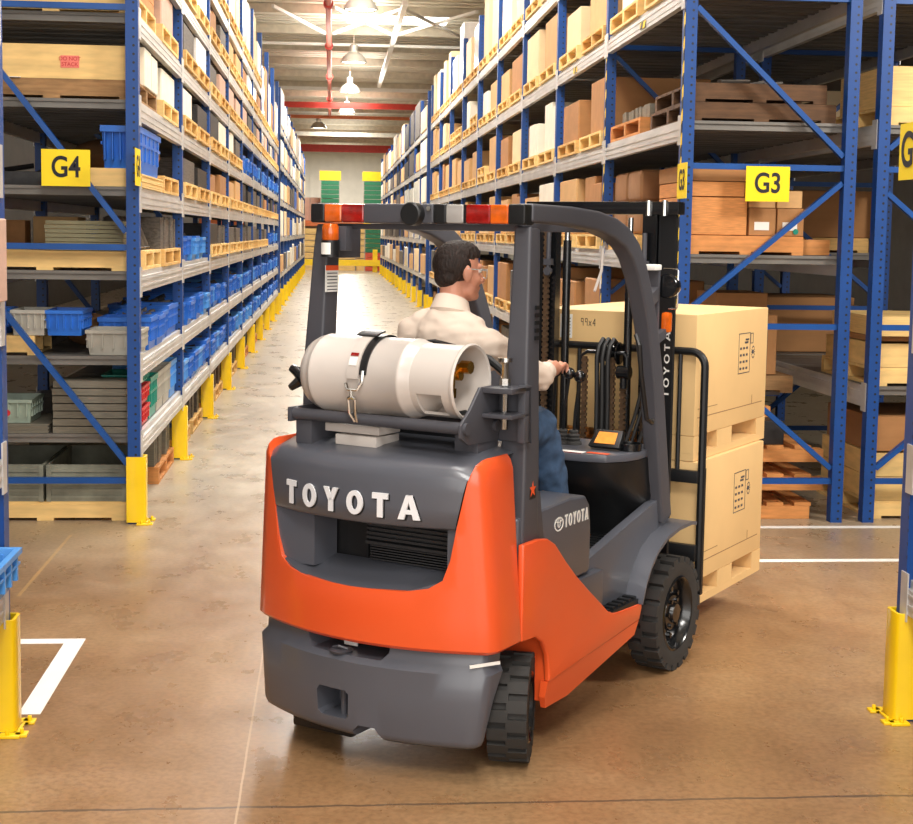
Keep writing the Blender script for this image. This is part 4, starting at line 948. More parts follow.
# levers with boots
for i, (bx, by, kx, ky) in enumerate(((-.0, 1.16, .075, 1.04), (.045, 1.18, .12, 1.08), (.095, 1.19, .168, 1.09))):
    b = MB(); b.lathe([(.038, 0), (.036, .012), (.028, .016), (.033, .026), (.025, .032), (.029, .042), (.020, .050), (.022, .06), (.012, .068)], (bx, by, 1.031), 'z', 14); b.build('lever_boot', 'rubber', T)
    zk = 1.375-.012*i
    b = MB(); b.tube([(bx, by, 1.06), (bx+.015, by-.02, 1.18), (kx, ky, zk-.02)], .0075, 8); b.build('lever', 'black', T)
    b = MB(); b.ball((kx, ky, zk), (.027, .027, .028), 14, 8); b.build('lever_knob', 'black_gloss', T)
# steering wheel (mostly behind the driver)
b = MB(); n = 28
ctr = Vector((-.10, .80, 1.18)); ax = Vector((0, -.5, .87)).normalized(); e1 = Vector((1, 0, 0)); e2 = ax.cross(e1)
b.tube([ctr+(e1*cos(2*pi*i/n)+e2*sin(2*pi*i/n))*.16 for i in range(n)], .013, 8, closed=True)
for a in (.3, 2.8, 4.7): b.tube([ctr, ctr+(e1*cos(a)+e2*sin(a))*.155], .009, 6)
b.build('steering_wheel', 'black', T)
b = MB(); b.cyl(tuple(ctr), (-.10, 1.0, .95), .03, n=12); b.build('steering_column', 'black', T)
# seat
b = MB(); b.box(-.24, .24, .06, .50, .95, 1.04); b.build('seat_cushion', 'black', T, bevel=.035, seg=3)
b = MB(); b.prism_y([(-.23, 1.0), (-.25, 1.3), (-.24, 1.43), (-.17, 1.515), (.17, 1.515), (.24, 1.43), (.25, 1.3), (.23, 1.0)], .035, .10); b.build('seat_back', 'black', T, bevel=.025, seg=3)
b = MB(); b.tube([(-.30, .08, 1.40), (-.25, .06, 1.52), (.06, .05, 1.552), (.19, .05, 1.530), (.295, .05, 1.505), (.37, .05, 1.455), (.385, .06, 1.35), (.37, .07, 1.15)], .016, 8); b.build('seat_bar', 'black', T)
# ---------------------------------------------------------------- overhead guard
def bx_loft(name, path, m, parent, ws, ds, xs):
    """rectangular section following path of (y,z) at x = xs[i]; ws width in x, ds depth across the path"""
    rings = []; n = len(path)
    for i, (y, z) in enumerate(path):
        a = Vector(path[max(i-1, 0)]); c = Vector(path[min(i+1, n-1)]); d = (c-a).normalized(); nn = Vector((-d.y, d.x))*ds[i]/2; w = ws[i]/2; x = xs[i]
        rings.append([(x-w, y+nn.x, z+nn.y), (x+w, y+nn.x, z+nn.y), (x+w, y-nn.x, z-nn.y), (x-w, y-nn.x, z-nn.y)])
    b = MB(); b.loft(rings, True, True); return b.build(name, m, parent, bevel=.012, seg=3, angle=40)
for s in (1, -1):
    pr = [(.012, .82), (.008, 1.1), (.012, 1.5), (.04, 1.9), (.05, 2.0)]
    bx_loft('rear_pillar', pr, 'truck_dark', T, [.115, .11, .09, .072, .070], [.125, .115, .098, .085, .08], [s*.452, s*.458, s*.462, s*.455, s*.450])
    pf = [(.02, 2.052), (.35, 2.047), (.58, 2.032), (.74, 2.005), (.86, 1.968), (.95, 1.91), (1.02, 1.83), (1.075, 1.74), (1.145, 1.60), (1.228, 1.35), (1.29, 1.05), (1.365, .70), (1.40, .64)]
    bx_loft('front_pillar', pf[:-1], 'truck_dark', T, [.075]*12, [.068, .072, .078, .084, .088, .091, .093, .094, .095, .098, .102, .106], [s*(.452-(.0 if s > 0 else .09*i/11)) for i in range(12)])
    b = MB(); b.prism_x([(-.03, .80), (-.03, 1.02), (.09, 1.02), (.13, .82)], s*.40, s*.508); b.build('pillar_foot', 'truck_dark', T, bevel=.01)
for i, x in enumerate((-.27, -.135, 0, .135, .27)): MB().box(x-.016, x+.016, .02, .60, 2.045, 2.075).build('roof_bar', 'truck_dark', T, bevel=.004)
b = MB(); b.box(-.42, .42, .58, .64, 1.985, 2.045); b.build('roof_crossbar', 'truck_dark', T, bevel=.008)
b = MB(); b.prism_y([(-.42, 2.006), (.42, 2.006), (.42, 1.985), (-.42, 1.985)], .03, .06); b.build('roof_crossbar', 'truck_dark', T)
# rear light bar
def seg(name, x0, x1, m, dz=0): return MB().box(x0, x1, -.034, .045, 2.008+dz, 2.083-dz).build(name, m, T, bevel=.010, seg=3)
seg('end_cap', -.482, -.416, 'black'); seg('turn_lamp', -.416, -.334, 'lens_amber', .002); seg('tail_lamp', -.334, -.228, 'lens_red', .002); seg('lamp_housing', -.228, .09, 'truck_dark')
seg('lamp_housing', .09, .146, 'black'); seg('reverse_lamp', .146, .222, 'lens_clear', .002); seg('tail_lamp', .232, .336, 'lens_red', .002); seg('turn_lamp', .336, .412, 'lens_amber', .002); seg('end_cap', .412, .482, 'black')
MB().box(.222, .232, -.03, .04, 2.012, 2.08).build('lamp_housing', 'black', T)
b = MB(); b.lathe([(.039, -.075), (.044, -.07), (.044, -.03), (.036, -.03)], (.012, 0, 2.044), 'y', 24); b.lathe([(.033, -.068), (.033, -.06), (.001, -.06)], (.012, 0, 2.044), 'y', 20); b.build('horn', 'black', T)
b = MB(); b.cyl((.075, -.030, 2.065), (.075, -.043, 2.065), .010, n=10); b.build('bolt', 'chrome', T)
# beacon and stickers on the left pillar
b = MB(); b.box(-.400, -.30, -.045, .0, 1.90, 1.995); b.box(-.385, -.379, -.03, .17, 1.87, 2.0); b.build('beacon_bracket', 'truck_dark', T, bevel=.004)
b = MB(); b.lathe([(.031, 1.94), (.034, 1.945), (.033, 1.99), (.028, 2.003), (.001, 2.006)], (-.352, -.075, 0), 'z', 20); b.build('beacon', 'lens_amber', T)
b = MB(); b.lathe([(.036, 1.875), (.036, 1.94)], (-.352, -.075, 0), 'z', 20); b.build('beacon_base', 'black', T)
b = MB()
for i in range(7):
    a0, a1 = -pi/2-.75+i*.2, -pi/2-.75+(i+1)*.2; R = .037
    b.loft([[(-.352+R*cos(a0), -.075+R*sin(a0), 1.885), (-.352+R*cos(a0), -.075+R*sin(a0), 1.93)], [(-.352+R*cos(a1), -.075+R*sin(a1), 1.885), (-.352+R*cos(a1), -.075+R*sin(a1), 1.93)]], False)
b.build('beacon_label', 'white', T)
b = MB(); b.box(-.4095, -.4065, -.03, .055, 1.735, 1.84); b.build('warning_sticker', 'white', T, smooth=False)
b = MB(); b.box(-.4066, -.4058, -.03, .055, 1.82, 1.84); b.build('warning_sticker', 'sticker_orange', T, smooth=False)
b = MB()
for i in range(6): b.box(-.4066, -.4060, -.02, .048, 1.742+i*.013, 1.746+i*.013)
b.build('sticker_text', 'truck_dark', T, smooth=False)
# little man-in-a-star sticker on the right pillar
b = MB(); b.box(.5098, .5112, -.012, .045, .995, 1.075); b.build('safety_sticker', 'white', T, smooth=False)
b = MB(); b.box(.5112, .5122, -.008, .041, .999, 1.071); b.build('safety_sticker', 'black', T, smooth=False)
b = MB()
pts = []
for i in range(10):
    a = pi/2+2*pi*i/10; R = .026 if i % 2 == 0 else .010; pts.append((.0165+R*cos(a), 1.035+R*1.2*sin(a)))
for i in range(10): b.prism([pts[i], pts[(i+1) % 10], (.0165, 1.035)], lambda u, v: (.5122, u, v), lambda u, v: (.513, u, v))
b.build('star_figure', 'sticker_orange', T, smooth=False)
b = MB()
for i in range(5): b.box(.5065, .512, .015, .045, 1.70-i*.028, 1.715-i*.028)
b.build('pillar_slots', 'black', T, smooth=False)
# grab handle and cable tie ribbon
b = MB(); b.tube([(.505, .93, 1.56), (.535, .90, 1.52), (.537, .92, 1.40), (.537, .99, 1.20), (.535, 1.05, 1.18), (.505, 1.12, 1.18)], .011, 8); b.build('grab_handle', 'black', T)
b = MB(); b.tube([(.42, .80, 1.92), (.43, .77, 1.935), (.44, .735, 1.945), (.45, .70, 1.92), (.45, .69, 1.83), (.45, .63, 1.75)], .006, 6); b.tube([(.45, .685, 1.80), (.46, .66, 1.76)], .004, 5); b.build('plastic_tie', 'tank_white', T)
# work lamp, mirror bracket and front turn signal on the right side
b = MB(); b.box(.35, .405, 1.385, 1.405, 1.50, 1.82); b.bar((.44, 1.12, 1.66), (.39, 1.39, 1.72), .03, .06); b.build('lamp_bracket', 'truck_dark', T)
b = MB(); b.lathe([(.001, .08), (.03, .075), (.05, .045), (.056, 0), (.05, -.012), (.001, -.018)], (.428, 1.43, 1.752), 'y', 24); b.build('work_lamp', 'black_gloss', T)
b = MB(); b.box(.355, .41, 1.33, 1.41, 1.823, 1.85); b.build('clearance_lamp', 'white', T, bevel=.008)
b = MB(); b.tube([(.40, 1.45, 1.83), (.468, 1.45, 1.83), (.472, 1.45, 1.82), (.472, 1.45, 1.66), (.468, 1.45, 1.65), (.43, 1.45, 1.65)], .004, 6); b.build('lamp_guard', 'chrome', T)
b = MB(); b.box(.405, .445, 1.42, 1.47, 1.54, 1.635); b.build('front_turn_lamp', 'lens_amber', T, bevel=.015)
b = MB(); b.bar((.42, 1.20, 1.48), (.42, 1.42, 1.54), .03, .04); b.build('lamp_bracket', 'truck_dark', T)
# ---------------------------------------------------------------- mast
for s in (1, -1):
    b = MB(); b.prism_z([(s*.30, 1.62), (s*.30, 1.78), (s*.325, 1.78), (s*.325, 1.645), (s*.385, 1.645), (s*.385, 1.62)] if True else [], .09, 2.10); b.build('mast_channel', 'black', T)
    b = MB(); b.prism_z([(s*.225, 1.60), (s*.295, 1.60), (s*.295, 1.74), (s*.27, 1.74), (s*.27, 1.625), (s*.225, 1.625)], .10, 2.09); b.build('inner_mast_channel', 'black_gloss', T)
    b = MB(); b.cyl((s*.165, 1.60, .12), (s*.165, 1.60, 1.95), .020, n=14); b.build('lift_cylinder', 'black_gloss', T)
    b = MB(); b.cyl((s*.165, 1.60, 1.95), (s*.165, 1.60, 2.06), .013, n=12); b.build('lift_rod', 'chrome', T)
    b = MB(); b.cyl((s*.25, 1.57, 1.78), (s*.25, 1.57, 1.99), .012, n=8); b.box(s*.25-.02, s*.25+.02, 1.555, 1.585, 1.83, 1.86); b.lathe([(.02, 0), (.02, .02)], (s*.25, 1.555, 1.80), 'y', 12); b.build('rod_anchor', 'truck_dark', T)
b = MB(); b.box(-.385, .41, 1.58, 1.66, 2.075, 2.135); b.build('mast_crossbar', 'black_gloss', T, bevel=.006)
for x in (.265, .345): MB().cyl((x, 1.575, 2.07), (x, 1.575, 2.14), .014, n=10).build('crossbar_pin', 'chrome', T)
b = MB(); b.box(-.30, .30, 1.63, 1.66, .75, .83); b.box(-.30, .30, 1.63, 1.66, .18, .30); b.build('mast_tie', 'black', T)
MB().cyl((.30, 1.56, 1.86), (.30, 1.556, 1.86), .001, n=4).b.free() if False else None
# chains and hoses between the channels
def chain(x, y, z0, z1, m='chain'):
    b = MB(); z = z0
    while z < z1:
        b.box(x-.016, x+.016, y-.006, y+.006, z, z+.014); b.box(x-.009, x+.009, y-.010, y+.010, z+.014, z+.026); z += .026
    return b.build('lift_chain', m, T, smooth=False)
chain(-.03, 1.545, .70, 1.38); chain(.115, 1.545, .70, 1.40); chain(-.262, 1.575, .5, 2.02); chain(.262, 1.575, .5, 1.78); chain(.165, 1.56, .70, 1.30)
b = MB(); b.cyl((.06, 1.60, .15), (.06, 1.60, 1.36), .034, n=14); b.build('free_lift_cylinder', 'black', T)
for dx in (-.0, .028, .056):
    b = MB(); x = .045+dx
    b.tube([(x, 1.535, .70), (x, 1.53, 1.2), (x, 1.52, 1.40), (x+.003, 1.535, 1.455), (x+.006, 1.57, 1.485), (x+.008, 1.61, 1.46), (x+.008, 1.63, 1.38)], .012, 8); b.build('hydraulic_hose', 'hose', T)
b = MB(); b.lathe([(.05, -.05), (.055, -.045), (.04, -.03), (.04, .03), (.055, .045), (.05, .05)], (.085, 1.585, 1.42), 'x', 20); b.build('hose_pulley', 'black_gloss', T)
b = MB(); b.tube([(-.045, 1.55, 1.34), (-.05, 1.55, 1.405), (-.02, 1.55, 1.425), (.17, 1.55, 1.425), (.185, 1.55, 1.405), (.185, 1.55, 1.32)], .009, 8); b.build('chain_bridge', 'black', T)
b = MB(); b.tube([(-.33, 1.55, 1.75), (-.30, 1.54, 1.5), (-.37, 1.50, 1.3), (-.39, 1.45, 1.05)], .014, 8); b.tube([(-.36, 1.55, 1.9), (-.33, 1.54, 1.6), (-.40, 1.50, 1.3)], .010, 8); b.build('hydraulic_hose', 'hose', T)
b = MB(); b.tube([(.20, 1.5, .98), (.235, 1.54, 1.12), (.275, 1.55, 1.30)], .009, 8); b.tube([(.24, 1.48, .98), (.28, 1.53, 1.18), (.31, 1.55, 1.36)], .009, 8); b.tube([(.28, 1.46, .98), (.30, 1.52, 1.1), (.325, 1.55, 1.2)], .009, 8); b.build('hydraulic_hose', 'hose', T)
b = MB(); b.cyl((.14, 1.555, 1.335), (.20, 1.555, 1.335), .032, n=14); b.cyl((.17, 1.555, 1.335), (.17, 1.555, 1.26), .018, n=10); b.build('hose_fitting', 'black_gloss', T)
# upright lettering on the right mast channel (reads upwards)
b = MB(); letters(b, 'TOYOTA', [.62, .85, .75, .85, .62, .85], .28, .17, lambda u, v, d: (.372-v*.028, 1.6185-d, 1.225+u*.052), .001); b.build('mast_letters', 'white', T, smooth=False)
# carriage, load backrest and forks
b = MB(); b.box(-.46, .46, 1.79, 1.822, .42, .50); b.box(-.46, .46, 1.79, 1.822, .80, .86); b.box(-.24, -.2, 1.745, 1.822, .40, .95); b.box(.20, .24, 1.745, 1.822, .40, .95); b.build('carriage', 'black', T, bevel=.005)
def rr(x, z0, z1, r=.07):
    pts = [(-x, z0)]
    for i in range(7): a = pi-pi/2*i/6; pts.append((-x+r+r*cos(a), z1-r+r*sin(a)))
    for i in range(7): a = pi/2-pi/2*i/6; pts.append((x-r+r*cos(a), z1-r+r*sin(a)))
    pts.append((x, z0)); return [(u, 1.832, v) for u, v in pts]
b = MB(); b.tube(rr(.465, .27, 1.43), .019, 10); b.build('load_backrest', 'black', T)
for s in (1, -1): MB().box(s*.465-.017, s*.465+.017, 1.822, 1.85, .255, .87).build('backrest_post', 'black', T)
for x in (-.34, -.2, .20, .34): MB().cyl((x, 1.832, .82), (x, 1.832, 1.425), .011, n=8).build('backrest_bar', 'black', T)
b = MB()
for x in (.465, -.465):
    for z in (.30, .55, .80): b.cyl((x, 1.822, z), (x, 1.817, z), .011, n=8)
b.build('bolt', 'chrome', T)
for s in (1, -1):
    b = MB(); b.prism_x([(1.828, .78), (1.828, .205), (1.845, .195), (2.70, .205), (2.70, .215), (1.862, .235), (1.862, .78)], s*.20-.05, s*.20+.05); b.build('fork', 'black', T, bevel=.004)
# ---------------------------------------------------------------- wheels
def tyre(r, w, nl, name, cush=False):
    b = MB(); h = w/2
    b.lathe([(r*.66, -h*.92), (r*.74, -h), (r*.90, -h*.97), (r*.915, -h*.88), (r*.915, h*.88), (r*.90, h*.97), (r*.74, h), (r*.66, h*.92)], (0, 0, 0), 'x', 48, cap=False)
    b.lathe([(r*.66, h*.92), (r*.66, -h*.92)], (0, 0, 0), 'x', 48, cap=False)
    for i in range(nl):
        for sgn, off in ((1, 0), (-1, .5)):
            a0, a1 = 2*pi*(i+off)/nl, 2*pi*(i+off+.70)/nl
            def q(rr_, x, a): return (x, rr_*sin(a), rr_*cos(a))
            x0, x1 = sgn*h*.985, -sgn*h*.05
            b.loft([[q(r*.90, x0, a0), q(r*.90, x1, a0), q(r, x1, a0+.01), q(r*.995, x0, a0+.01)], [q(r*.90, x0, (a0+a1)/2), q(r*.90, x1, (a0+a1)/2), q(r, x1, (a0+a1)/2), q(r*.995, x0, (a0+a1)/2)], [q(r*.90, x0, a1), q(r*.90, x1, a1), q(r, x1, a1-.01), q(r*.995, x0, a1-.01)]], True, True)
    return b.data(name, 'rubber', angle=40)
def rim(r, w):
    b = MB(); h = w/2
    b.lathe([(r*.66, h*.93), (r*.63, h*1.0), (r*.60, h*.9), (r*.56, h*.25), (r*.33, h*.30), (r*.30, h*.55), (r*.18, h*.62), (r*.16, h*.85), (.001, h*.88)], (0, 0, 0), 'x', 36, cap=False)
    b.lathe([(r*.655, -h*.9), (r*.50, -h*.4), (.001, -h*.4)], (0, 0, 0), 'x', 30, cap=False)
    for k in range(8):
        a = 2*pi*k/8; b.cyl((h*.30, r*.41*sin(a), r*.41*cos(a)), (h*.52, r*.41*sin(a), r*.41*cos(a)), r*.05, n=6)
    for k in range(6):
        a = 2*pi*(k+.5)/6; b.cyl((h*.55, r*.24*sin(a), r*.24*cos(a)), (h*.74, r*.24*sin(a), r*.24*cos(a)), r*.035, n=6)
    return b.data('rim', 'black_gloss', angle=40)
ft, fr_, rt_, rr_ = tyre(.262, .145, 22, 'tyre'), rim(.262, .145), tyre(.205, .148, 18, 'tyre'), rim(.205, .148)
for s in (1, -1):
    w_ = bpy.data.objects.new('front_wheel', None); C.objects.link(w_); w_.parent = T; w_.location = (s*.464, 1.42, .262); w_.scale = (s, 1, 1)
    obj('tyre', ft, w_); obj('rim', fr_, w_)
    w_ = bpy.data.objects.new('rear_wheel', None); C.objects.link(w_); w_.parent = T; w_.location = (s*.452, 0, .205); w_.scale = (s, 1, 1); w_.rotation_euler = (0, 0, radians(23))
    obj('tyre', rt_, w_); obj('rim', rr_, w_)
b = MB(); b.cyl((-.36, 1.42, .268), (.36, 1.42, .268), .06, n=14); b.build('front_axle', 'black', T)
b = MB(); b.bar((-.36, .0, .205), (.36, 0, .205), .09, .11); b.cyl((.33, -.10, .22), (.33, .08, .22), .02, n=10); b.cyl((.36, -.10, .26), (.33, -.13, .20), .018, n=8); b.build('steer_axle', 'truck_dark', T)
# ---------------------------------------------------------------- gas bottle bracket (part of the truck) and the bottle
b = MB(); b.cyl((-.355, -.305, 1.285), (.42, -.305, 1.285), .022, n=14); b.cyl((-.355, -.09, 1.275), (.42, -.09, 1.275), .022, n=14); b.build('bottle_rail', 'truck_dark', T)
b = MB(); b.box(-.345, -.27, -.30, -.06, 1.17, 1.262); b.build('bracket_leg', 'truck_dark', T, bevel=.006); MB().box(-.362, -.345, -.33, -.06, 1.255, 1.31).build('rail_end_plate', 'truck_dark', T, bevel=.004); MB().box(.30, .40, -.20, -.05, 1.18, 1.25).build('bracket_leg', 'truck_dark', T, bevel=.006)
b = MB()
b.prism_x([(-.335, 1.255), (-.335, 1.30), (-.27, 1.35), (-.20, 1.425), (-.06, 1.425), (-.06, 1.22), (-.28, 1.225)], .395, .408)
b.box(.408, .53, -.19, -.045, 1.405, 1.425); b.box(.408, .53, -.19, -.045, 1.315, 1.33); b.box(.408, .53, -.065, -.045, 1.22, 1.425); b.box(.50, .53, -.09, -.045, 1.22, 1.43)
b.build('bracket_plate', 'truck_dark', T, bevel=.004)
b = MB(); b.cyl((.462, -.12, 1.27), (.462, -.12, 1.52), .012, n=10); b.cyl((.462, -.12, 1.515), (.462, -.12, 1.53), .028, n=14); b.cyl((.462, -.12, 1.43), (.462, -.12, 1.455), .02, n=6); b.build('hinge_bolt', 'chrome', T)
b = MB(); b.box(-.225, .02, -.275, -.13, 1.225, 1.256); b.box(-.17, .015, -.285, -.13, 1.180, 1.219); b.build('bright_cover', 'tank_white', T, bevel=.003)
b = MB(); b.tube([(-.345, -.20, 1.40), (-.385, -.20, 1.41), (-.405, -.21, 1.43), (-.435, -.21, 1.445)], [.035, .03, .022, .016], 10); b.tube([(-.385, -.22, 1.40), (-.425, -.23, 1.37)], [.022, .014], 8); b.build('bottle_locator', 'black_gloss', T)
# clamp strap around the bottle
b = MB(); n = 26
def arc(x, R, a0, a1, w, t=.006):
    rings = []
    for i in range(n+1):
        a = a0+(a1-a0)*i/n
        rings.append([(x-w/2, -.2-R*cos(a), 1.440+R*sin(a)), (x+w/2, -.2-R*cos(a), 1.440+R*sin(a)), (x+w/2, -.2-(R+t)*cos(a), 1.440+(R+t)*sin(a)), (x-w/2, -.2-(R+t)*cos(a), 1.440+(R+t)*sin(a))])
    return rings
b.loft(arc(-.012, .1485, .1, pi*1.1, .045), True, True); b.build('bottle_strap', 'black', T)
b = MB(); b.loft(arc(-.042, .1565, .0, 1.25, .05), True, True); b.build('strap_clamp', 'tank_white', T)
b = MB(); b.loft(arc(-.042, .164, 1.15, 1.5, .09), True, True); b.build('clamp_handle', 'black', T)
b = MB(); b.loft(arc(-.045, .1632, .30, .50, .034, .002), True, True); b.build('clamp_sticker', 'white', T)
b = MB(); b.loft(arc(-.045, .1642, .52, .60, .034, .002), True, True); b.build('clamp_sticker', 'lens_red', T)
b = MB(); b.tube([(-0.072, -0.359, 1.42), (-0.057, -0.366, 1.40), (-0.017, -0.366, 1.40), (-0.002, -0.357, 1.43), (-0.002, -0.351, 1.47)], .006, 6); b.tube([(-0.042, -0.366, 1.40), (-0.042, -0.366, 1.37)], .006, 6); b.tube([(-0.057, -0.363, 1.365), (-0.055, -0.356, 1.31), (-0.042, -0.341, 1.28)], .006, 6); b.tube([(-0.027, -0.363, 1.365), (-0.029, -0.356, 1.31), (-0.032, -0.341, 1.28)], .006, 6); b.tube([(-0.057, -0.363, 1.365), (-0.042, -0.365, 1.375), (-0.027, -0.363, 1.365)], .007, 6); b.build('clamp_buckle', 'chrome', T)
G = thing('gas_bottle', 'white steel gas bottle lying across the back of the forklift', 'gas bottle', FO, FR)
o0 = Vector((.012, -.2, 1.440))
def TS(pr): return [(r*.955, t*.88) for r, t in pr]
b = MB(); b.lathe(TS([(.001, -.402), (.06, -.400), (.105, -.385), (.132, -.36), (.146, -.33), (.150, -.305), (.1535, -.302), (.1535, -.290), (.152, -.288), (.152, .135), (.1545, .139), (.1545, .150), (.151, .154), (.143, .19), (.125, .225), (.08, .255), (.001, .262)]), o0, 'x', 48); b.build('bottle_body', 'tank_white', G, angle=50)
b = MB(); b.lathe(TS([(.139, .185), (.140, .39), (.146, .392), (.148, .402), (.142, .410), (.134, .404), (.131, .39), (.129, .20), (.134, .185)]), o0, 'x', 48, cap=False); col = b.build('bottle_collar', 'tank_white', G, angle=40)
cut = MB(); cut.box(.212, .318, -.42, -.26, 1.318, 1.40); boolean(col, cut); resharp(col, 40)
b = MB(); b.cyl((0.220, -.19, 1.46), (0.320, -.19, 1.46), .018, n=12); b.cyl((0.295, -.26, 1.44), (0.295, -.17, 1.485), .020, n=10); b.cyl((0.305, -.165, 1.49), (0.345, -.165, 1.49), .024, n=8); b.cyl((0.300, -.235, 1.46), (0.305, -.255, 1.36), .020, n=10); b.cyl((0.305, -.25, 1.42), (0.305, -.253, 1.385), .027, n=6); b.build('bottle_valve', 'brass', G)
b = MB(); b.tube([(0.305, -.255, 1.36), (0.320, -.24, 1.325), (0.350, -.20, 1.33)], .010, 8); b.build('valve_hose', 'black', G)
# ---------------------------------------------------------------- cartons on the forks
def big_carton(label, x0, x1, z0, z1, y1=2.82, skirt=.122):
    t = thing('carton', label, 'box', FO, FR, 'cartons on the forks')
    y0 = 1.868
    b = MB(); b.box(x0, x1, y0, y1, z0+skirt, z1); b.build('carton_body', 'load_card', t, bevel=.006, seg=2)
    b = MB(); b.box(x0, x1, y0, y1, z0, z0+.036)
    ys = ((y0, y0+.075), (y0+.315, y0+.52), (y1-.13, y1)); xs = ((x0, x0+.15), ((x0+x1)/2-.07, (x0+x1)/2+.07), (x1-.15, x1))
    for u in ys:
        for v in xs: b.box(v[0], v[1], u[0], u[1], z0+.0365, z0+skirt-.001)
    b.build('pallet_base', 'load_card', t, smooth=False)
    b = MB(); b.box(x0+.1, x1-.16, y0+.205, y0+.395, z0+.013, z0+.02); b.build('base_shade', 'load_side', t, smooth=False) if False else b.b.free()
    # flap seam and print on the right-hand face
    b = MB(); b.box(x1, x1+.0012, y0+.04, y1-.06, z0+skirt+.085, z0+skirt+.089); b.box(x1, x1+.0012, y1-.22, y1-.215, z0+skirt+.087, z0+skirt+.135); b.box(x1, x1+.0012, y0+.04, y0+.30, z0+skirt+.128, z0+skirt+.131); b.build('flap_seam', 'load_side', t, smooth=False)
    b = MB(); yy, zz = y1-.44, z1-.33; X = x1+.0012
    def fr(a, c, e, g):
        for q in ((a, c, e, e+.004), (a, c, g-.004, g)): b.box(X-.001, X, q[0], q[1], q[2], q[3])
        b.box(X-.001, X, a, a+.004, e, g); b.box(X-.001, X, c-.004, c, e, g)
    fr(yy, yy+.17, zz, zz+.21)
    for r_ in range(4):
        for c_ in range(3): b.box(X-.001, X, yy+.02+c_*.045, yy+.045+c_*.045, zz+.02+r_*.035, zz+.032+r_*.035)
    for q in ((.09, .155), (.10, .17)): b.box(X-.001, X, yy+q[0], yy+q[0]+.05, zz+q[1], zz+q[1]+.01)
    for i in range(14):
        a = 2*pi*i/14; b.box(X-.001, X, yy+.215+.022*cos(a), yy+.221+.022*cos(a), zz+.10+.03*sin(a), zz+.107+.03*sin(a))
    fr(yy+.175, yy+.215, zz+.15, zz+.205)
    b.box(X-.001, X, yy+.20, yy+.23, zz+.095, zz+.115)
    b.build('print', 'truck_dark', t, smooth=False)
    return t, y0
t, y0 = big_carton('upper tan carton of the two stacked on the forks', -.455, .405, .893, 1.604, 2.89)
b = MB(); b.box(-.33, -.262, y0-.0015, y0, 1.46, 1.58); b.build('paper_label', 'white', t, smooth=False)
b = MB()
for i in range(6): b.box(-.32, -.272, y0-.0025, y0-.0016, 1.475+i*.016, 1.481+i*.016)
b.build('label_print', 'truck_dark', t, smooth=False)
b = MB(); letters(b, '99X4', [.5, .5, .5, .5], .3, .09, lambda u, v, d: (-.215+u*.028, y0-.0005-d, 1.525+v*.036), .001); letters(b, '2-', [.5, .5], .3, .1, lambda u, v, d: (.08+u*.035, y0-.0005-d, 1.42+v*.035), .001); b.build('handwriting', 'ink', t, smooth=False)
big_carton('lower tan carton of the two stacked on the forks', -.45, .43, .180, .890)
# ---------------------------------------------------------------- driver (same local frame as the truck)
mat('skin', (222, 156, 128), .5, 0, .06, 18); mat('hair', (44, 31, 25), .6, 0, .45, 120, (1, 1, .35), bump=.9); mat('shirt', (232, 212, 194), .8, 0, .03, 4); mat('jeans', (58, 82, 112), .85, 0, .22, 30); mat('shoe', (110, 84, 64), .7, 0, .15)
mat('glass_clear', (210, 220, 225), .08, .3, .02)
DP = thing('person', 'man in a cream shirt and blue jeans driving the forklift, hand on the levers', 'person', FO, FR)
HR = Matrix.Rotation(radians(-27), 3, 'Z') @ Matrix.Rotation(radians(-3), 3, 'X'); HC = Vector((.0, .312, 1.825))
def hp(x, y, z): return HC+HR @ Vector((x, y, z))
def hb(b, c, r, n=24, m=16): b.ball(hp(*c), r, n, m, HR)
def wob(o, amp, sc, seed=0, amp2=0, sc2=20):
    for v in o.data.vertices:
        p = v.co*sc+Vector((seed, 0, 0)); d = noise.noise(p)*amp
        if amp2: d += noise.noise(v.co*sc2)*amp2
        v.co += v.normal*d
b = MB()
hb(b, (0, -.012, .032), (.074, .094, .088)); hb(b, (0, .032, -.035), (.060, .062, .075)); hb(b, (0, .062, -.092), (.032, .028, .028))
b.cap_(hp(-.05, .02, -.075), hp(-.02, .065, -.095), .026, .022); b.cap_(hp(.05, .02, -.075), hp(.02, .065, -.095), .026, .022)
b.cap_(hp(0, .090, .008), hp(0, .112, -.034), .008, .014); b.cap_(hp(-.012, .098, -.040), hp(.012, .098, -.040), .010, .010)
b.cap_(hp(-.040, .070, .022), hp(.040, .070, .022), .013, .013)
b.cap_(hp(-.022, .086, -.064), hp(.022, .086, -.064), .008, .008); b.cap_(hp(-.018, .084, -.075), hp(.018, .084, -.075), .008, .008)
for s in (1, -1):
    b.ball(hp(s*.080, -.006, -.012), (.010, .021, .033), 14, 10, HR @ Matrix.Rotation(radians(s*-18), 3, 'Z')); hb(b, (s*.040, .060, -.03), (.020, .020, .02))
b.cap_(hp(0, -.022, -.05), (0, .262, 1.64), .054, .052)
# trunk, arms and legs
b.ball((0, .245, 1.40), (.15, .075, .18)); b.ball((0, .24, 1.18), (.13, .08, .15)); b.cap_((-.15, .255, 1.545), (.15, .26, 1.535), .045, .045)
b.cap_((.17, .26, 1.53), (.27, .52, 1.395), .042, .034); b.cap_((.27, .52, 1.395), (.115, .88, 1.386), .034, .027)
b.cap_((-.175, .26, 1.55), (-.29, .48, 1.32), .045, .036); b.cap_((-.29, .48, 1.32), (-.235, .73, 1.235), .036, .026)
for s in (1, -1):
    b.cap_((s*.09, .22, 1.13), (s*.19, .66, 1.17), .07, .052); b.cap_((s*.19, .66, 1.17), (s*.20, .80, .74), .048, .038); b.cap_((s*.20, .80, .72), (s*.205, .95, .685), .034, .028)
